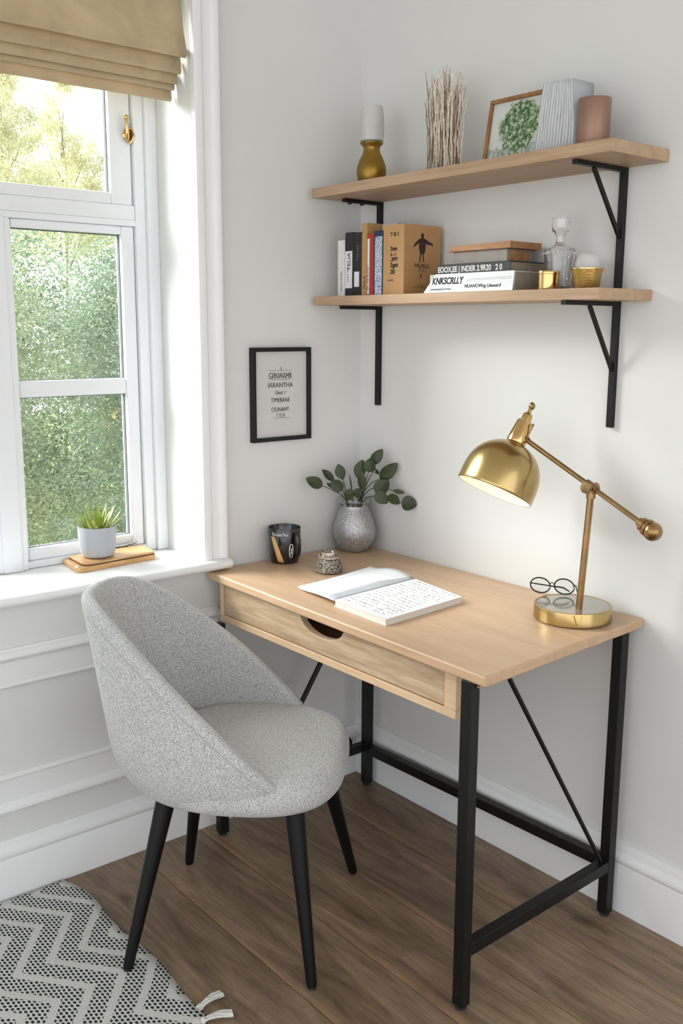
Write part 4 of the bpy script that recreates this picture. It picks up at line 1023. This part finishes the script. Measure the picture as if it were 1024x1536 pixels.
def tree(name, x, y, label, mat, blobs, n, size, h, seed, r0=.09, droop=0):
    t = thing(name, (x, y, -2.5), label, 'tree', 'trees outside the window'); rnd = random.Random(seed)
    m = MB(); pts = [V((x+.05*math.sin(k*1.3+seed), y+.05*math.cos(k*1.7+seed), -2.5+h*k/8)) for k in range(9)]
    m.tube(pts, [r0*(1-.85*k/8) for k in range(9)], 10)
    for k in range(14):
        p = pts[0].lerp(pts[-1], .3+.65*k/14); a = k*2.4; L = .5*(1-.5*k/14); m.tube([p, p+V((math.cos(a)*L*.5, math.sin(a)*L*.5, .25)), p+V((math.cos(a)*L, math.sin(a)*L, .6))], [.02, .012, .005], 6)
    m.build('trunk', M['bark'], t, smooth=True)
    foliage('foliage', t, mat, [(x+bx, y+by, bz, rx, ry, rz) for bx, by, bz, rx, ry, rz in blobs], n, size, rnd, droop); return t
tree('leafy_tree', -5.8, .75, 'bushy green tree filling the left part of the lower panes outside', M['tree_a'], [(0,0,1.1,.7,.75,1.05),(0,.1,-.6,.8,.8,1.1)], 80000, .019, 3.9, 1)
tree('leafy_tree', -6.0, 2.45, 'dense darker green tree behind the right side of the lower panes', M['tree_b'], [(0,0,1.15,.75,.8,1.1),(0,0,-.6,.85,.85,1.1)], 80000, .019, 3.9, 2)
tree('leafy_tree', -8.2, 1.9, 'pale hazy tree mass behind and between the nearer green trees', M['tree_b'], [(0,0,.9,.8,2.3,1.6),(0,0,-1.0,.8,2.3,1.3)], 90000, .026, 4.0, 5)
def plume(n0, h0, h1, sd_):
    r_ = random.Random(sd_); out = []
    for k in range(n0):
        z = h0+(h1-h0)*r_.random()**1.3; sp = .62*(1-(z-h0)/(h1-h0+.2)); out.append((r_.uniform(-sp, sp), r_.uniform(-sp, sp)*1.15, z, .13, .13, .30))
    return out+[(0,0,h0-.1,.75,.95,.75)]
tree('wispy_tree', -11.2, 3.25, 'pale yellow-green wispy tree against the white sky, left of the upper pane', M['tree_c'], plume(40, 3.1, 5.1, 1), 27000, .024, 7.2, 6, .05, .6)
tree('wispy_tree', -11.9, 4.45, 'pale yellow-green wispy tree against the white sky, centre of the upper pane', M['tree_c'], plume(40, 3.1, 5.2, 2), 27000, .024, 7.0, 7, .05, .6)
tree('wispy_tree', -11.4, 5.5, 'slim pale tree against the white sky, right edge of the upper pane', M['tree_c'], plume(30, 3.0, 5.0, 3), 18000, .026, 6.8, 8, .05, .6)

# ------------------------------------------------------------------ light
W = bpy.data.worlds.new('sky'); bpy.context.scene.world = W; W.use_nodes = True; wn = W.node_tree.nodes; wl_ = W.node_tree.links
bg = wn['Background']; tc = wn.new('ShaderNodeTexCoord'); sp_ = wn.new('ShaderNodeSeparateXYZ'); wl_.new(tc.outputs['Generated'], sp_.inputs[0])
rp = wn.new('ShaderNodeValToRGB'); wl_.new(sp_.outputs[2], rp.inputs[0]); e = rp.color_ramp.elements
e[0].position = 0; e[0].color = (.95, .97, 1, 1); e[1].position = 1; e[1].color = (.86, .93, 1, 1)
wl_.new(rp.outputs[0], bg.inputs['Color']); bg.inputs['Strength'].default_value = 1.25
sun = bpy.data.lights.new('sun', 'SUN'); sun.energy = 8.0; sun.angle = math.radians(40); sun.color = (1, .985, .955)
so = bpy.data.objects.new('sun', sun); COL.objects.link(so)
sd_ = V((.60, .60, -.56)).normalized()          # direction the light travels: in through the window
so.rotation_euler = sd_.to_track_quat('-Z', 'Y').to_euler()

# ------------------------------------------------------------------ camera
cam = bpy.data.cameras.new('camera'); co = bpy.data.objects.new('camera', cam); COL.objects.link(co)
mt = Matrix((RT, UP, -FW)).transposed().to_4x4(); mt.translation = EYE; co.matrix_world = mt
cam.sensor_fit = 'VERTICAL'; cam.sensor_height = 36; cam.lens = 36*1455.409/1536; cam.clip_start = .02
sc = bpy.context.scene; sc.camera = co
sc.view_settings.view_transform = 'Standard'; sc.view_settings.look = 'None'; sc.view_settings.gamma = 1; sc.view_settings.use_curve_mapping = False
sc.view_settings.exposure = 0.74
sc.cycles.max_bounces = 10; sc.cycles.diffuse_bounces = 6; sc.cycles.transparent_max_bounces = 16; sc.cycles.caustics_refractive = False; sc.cycles.caustics_reflective = False
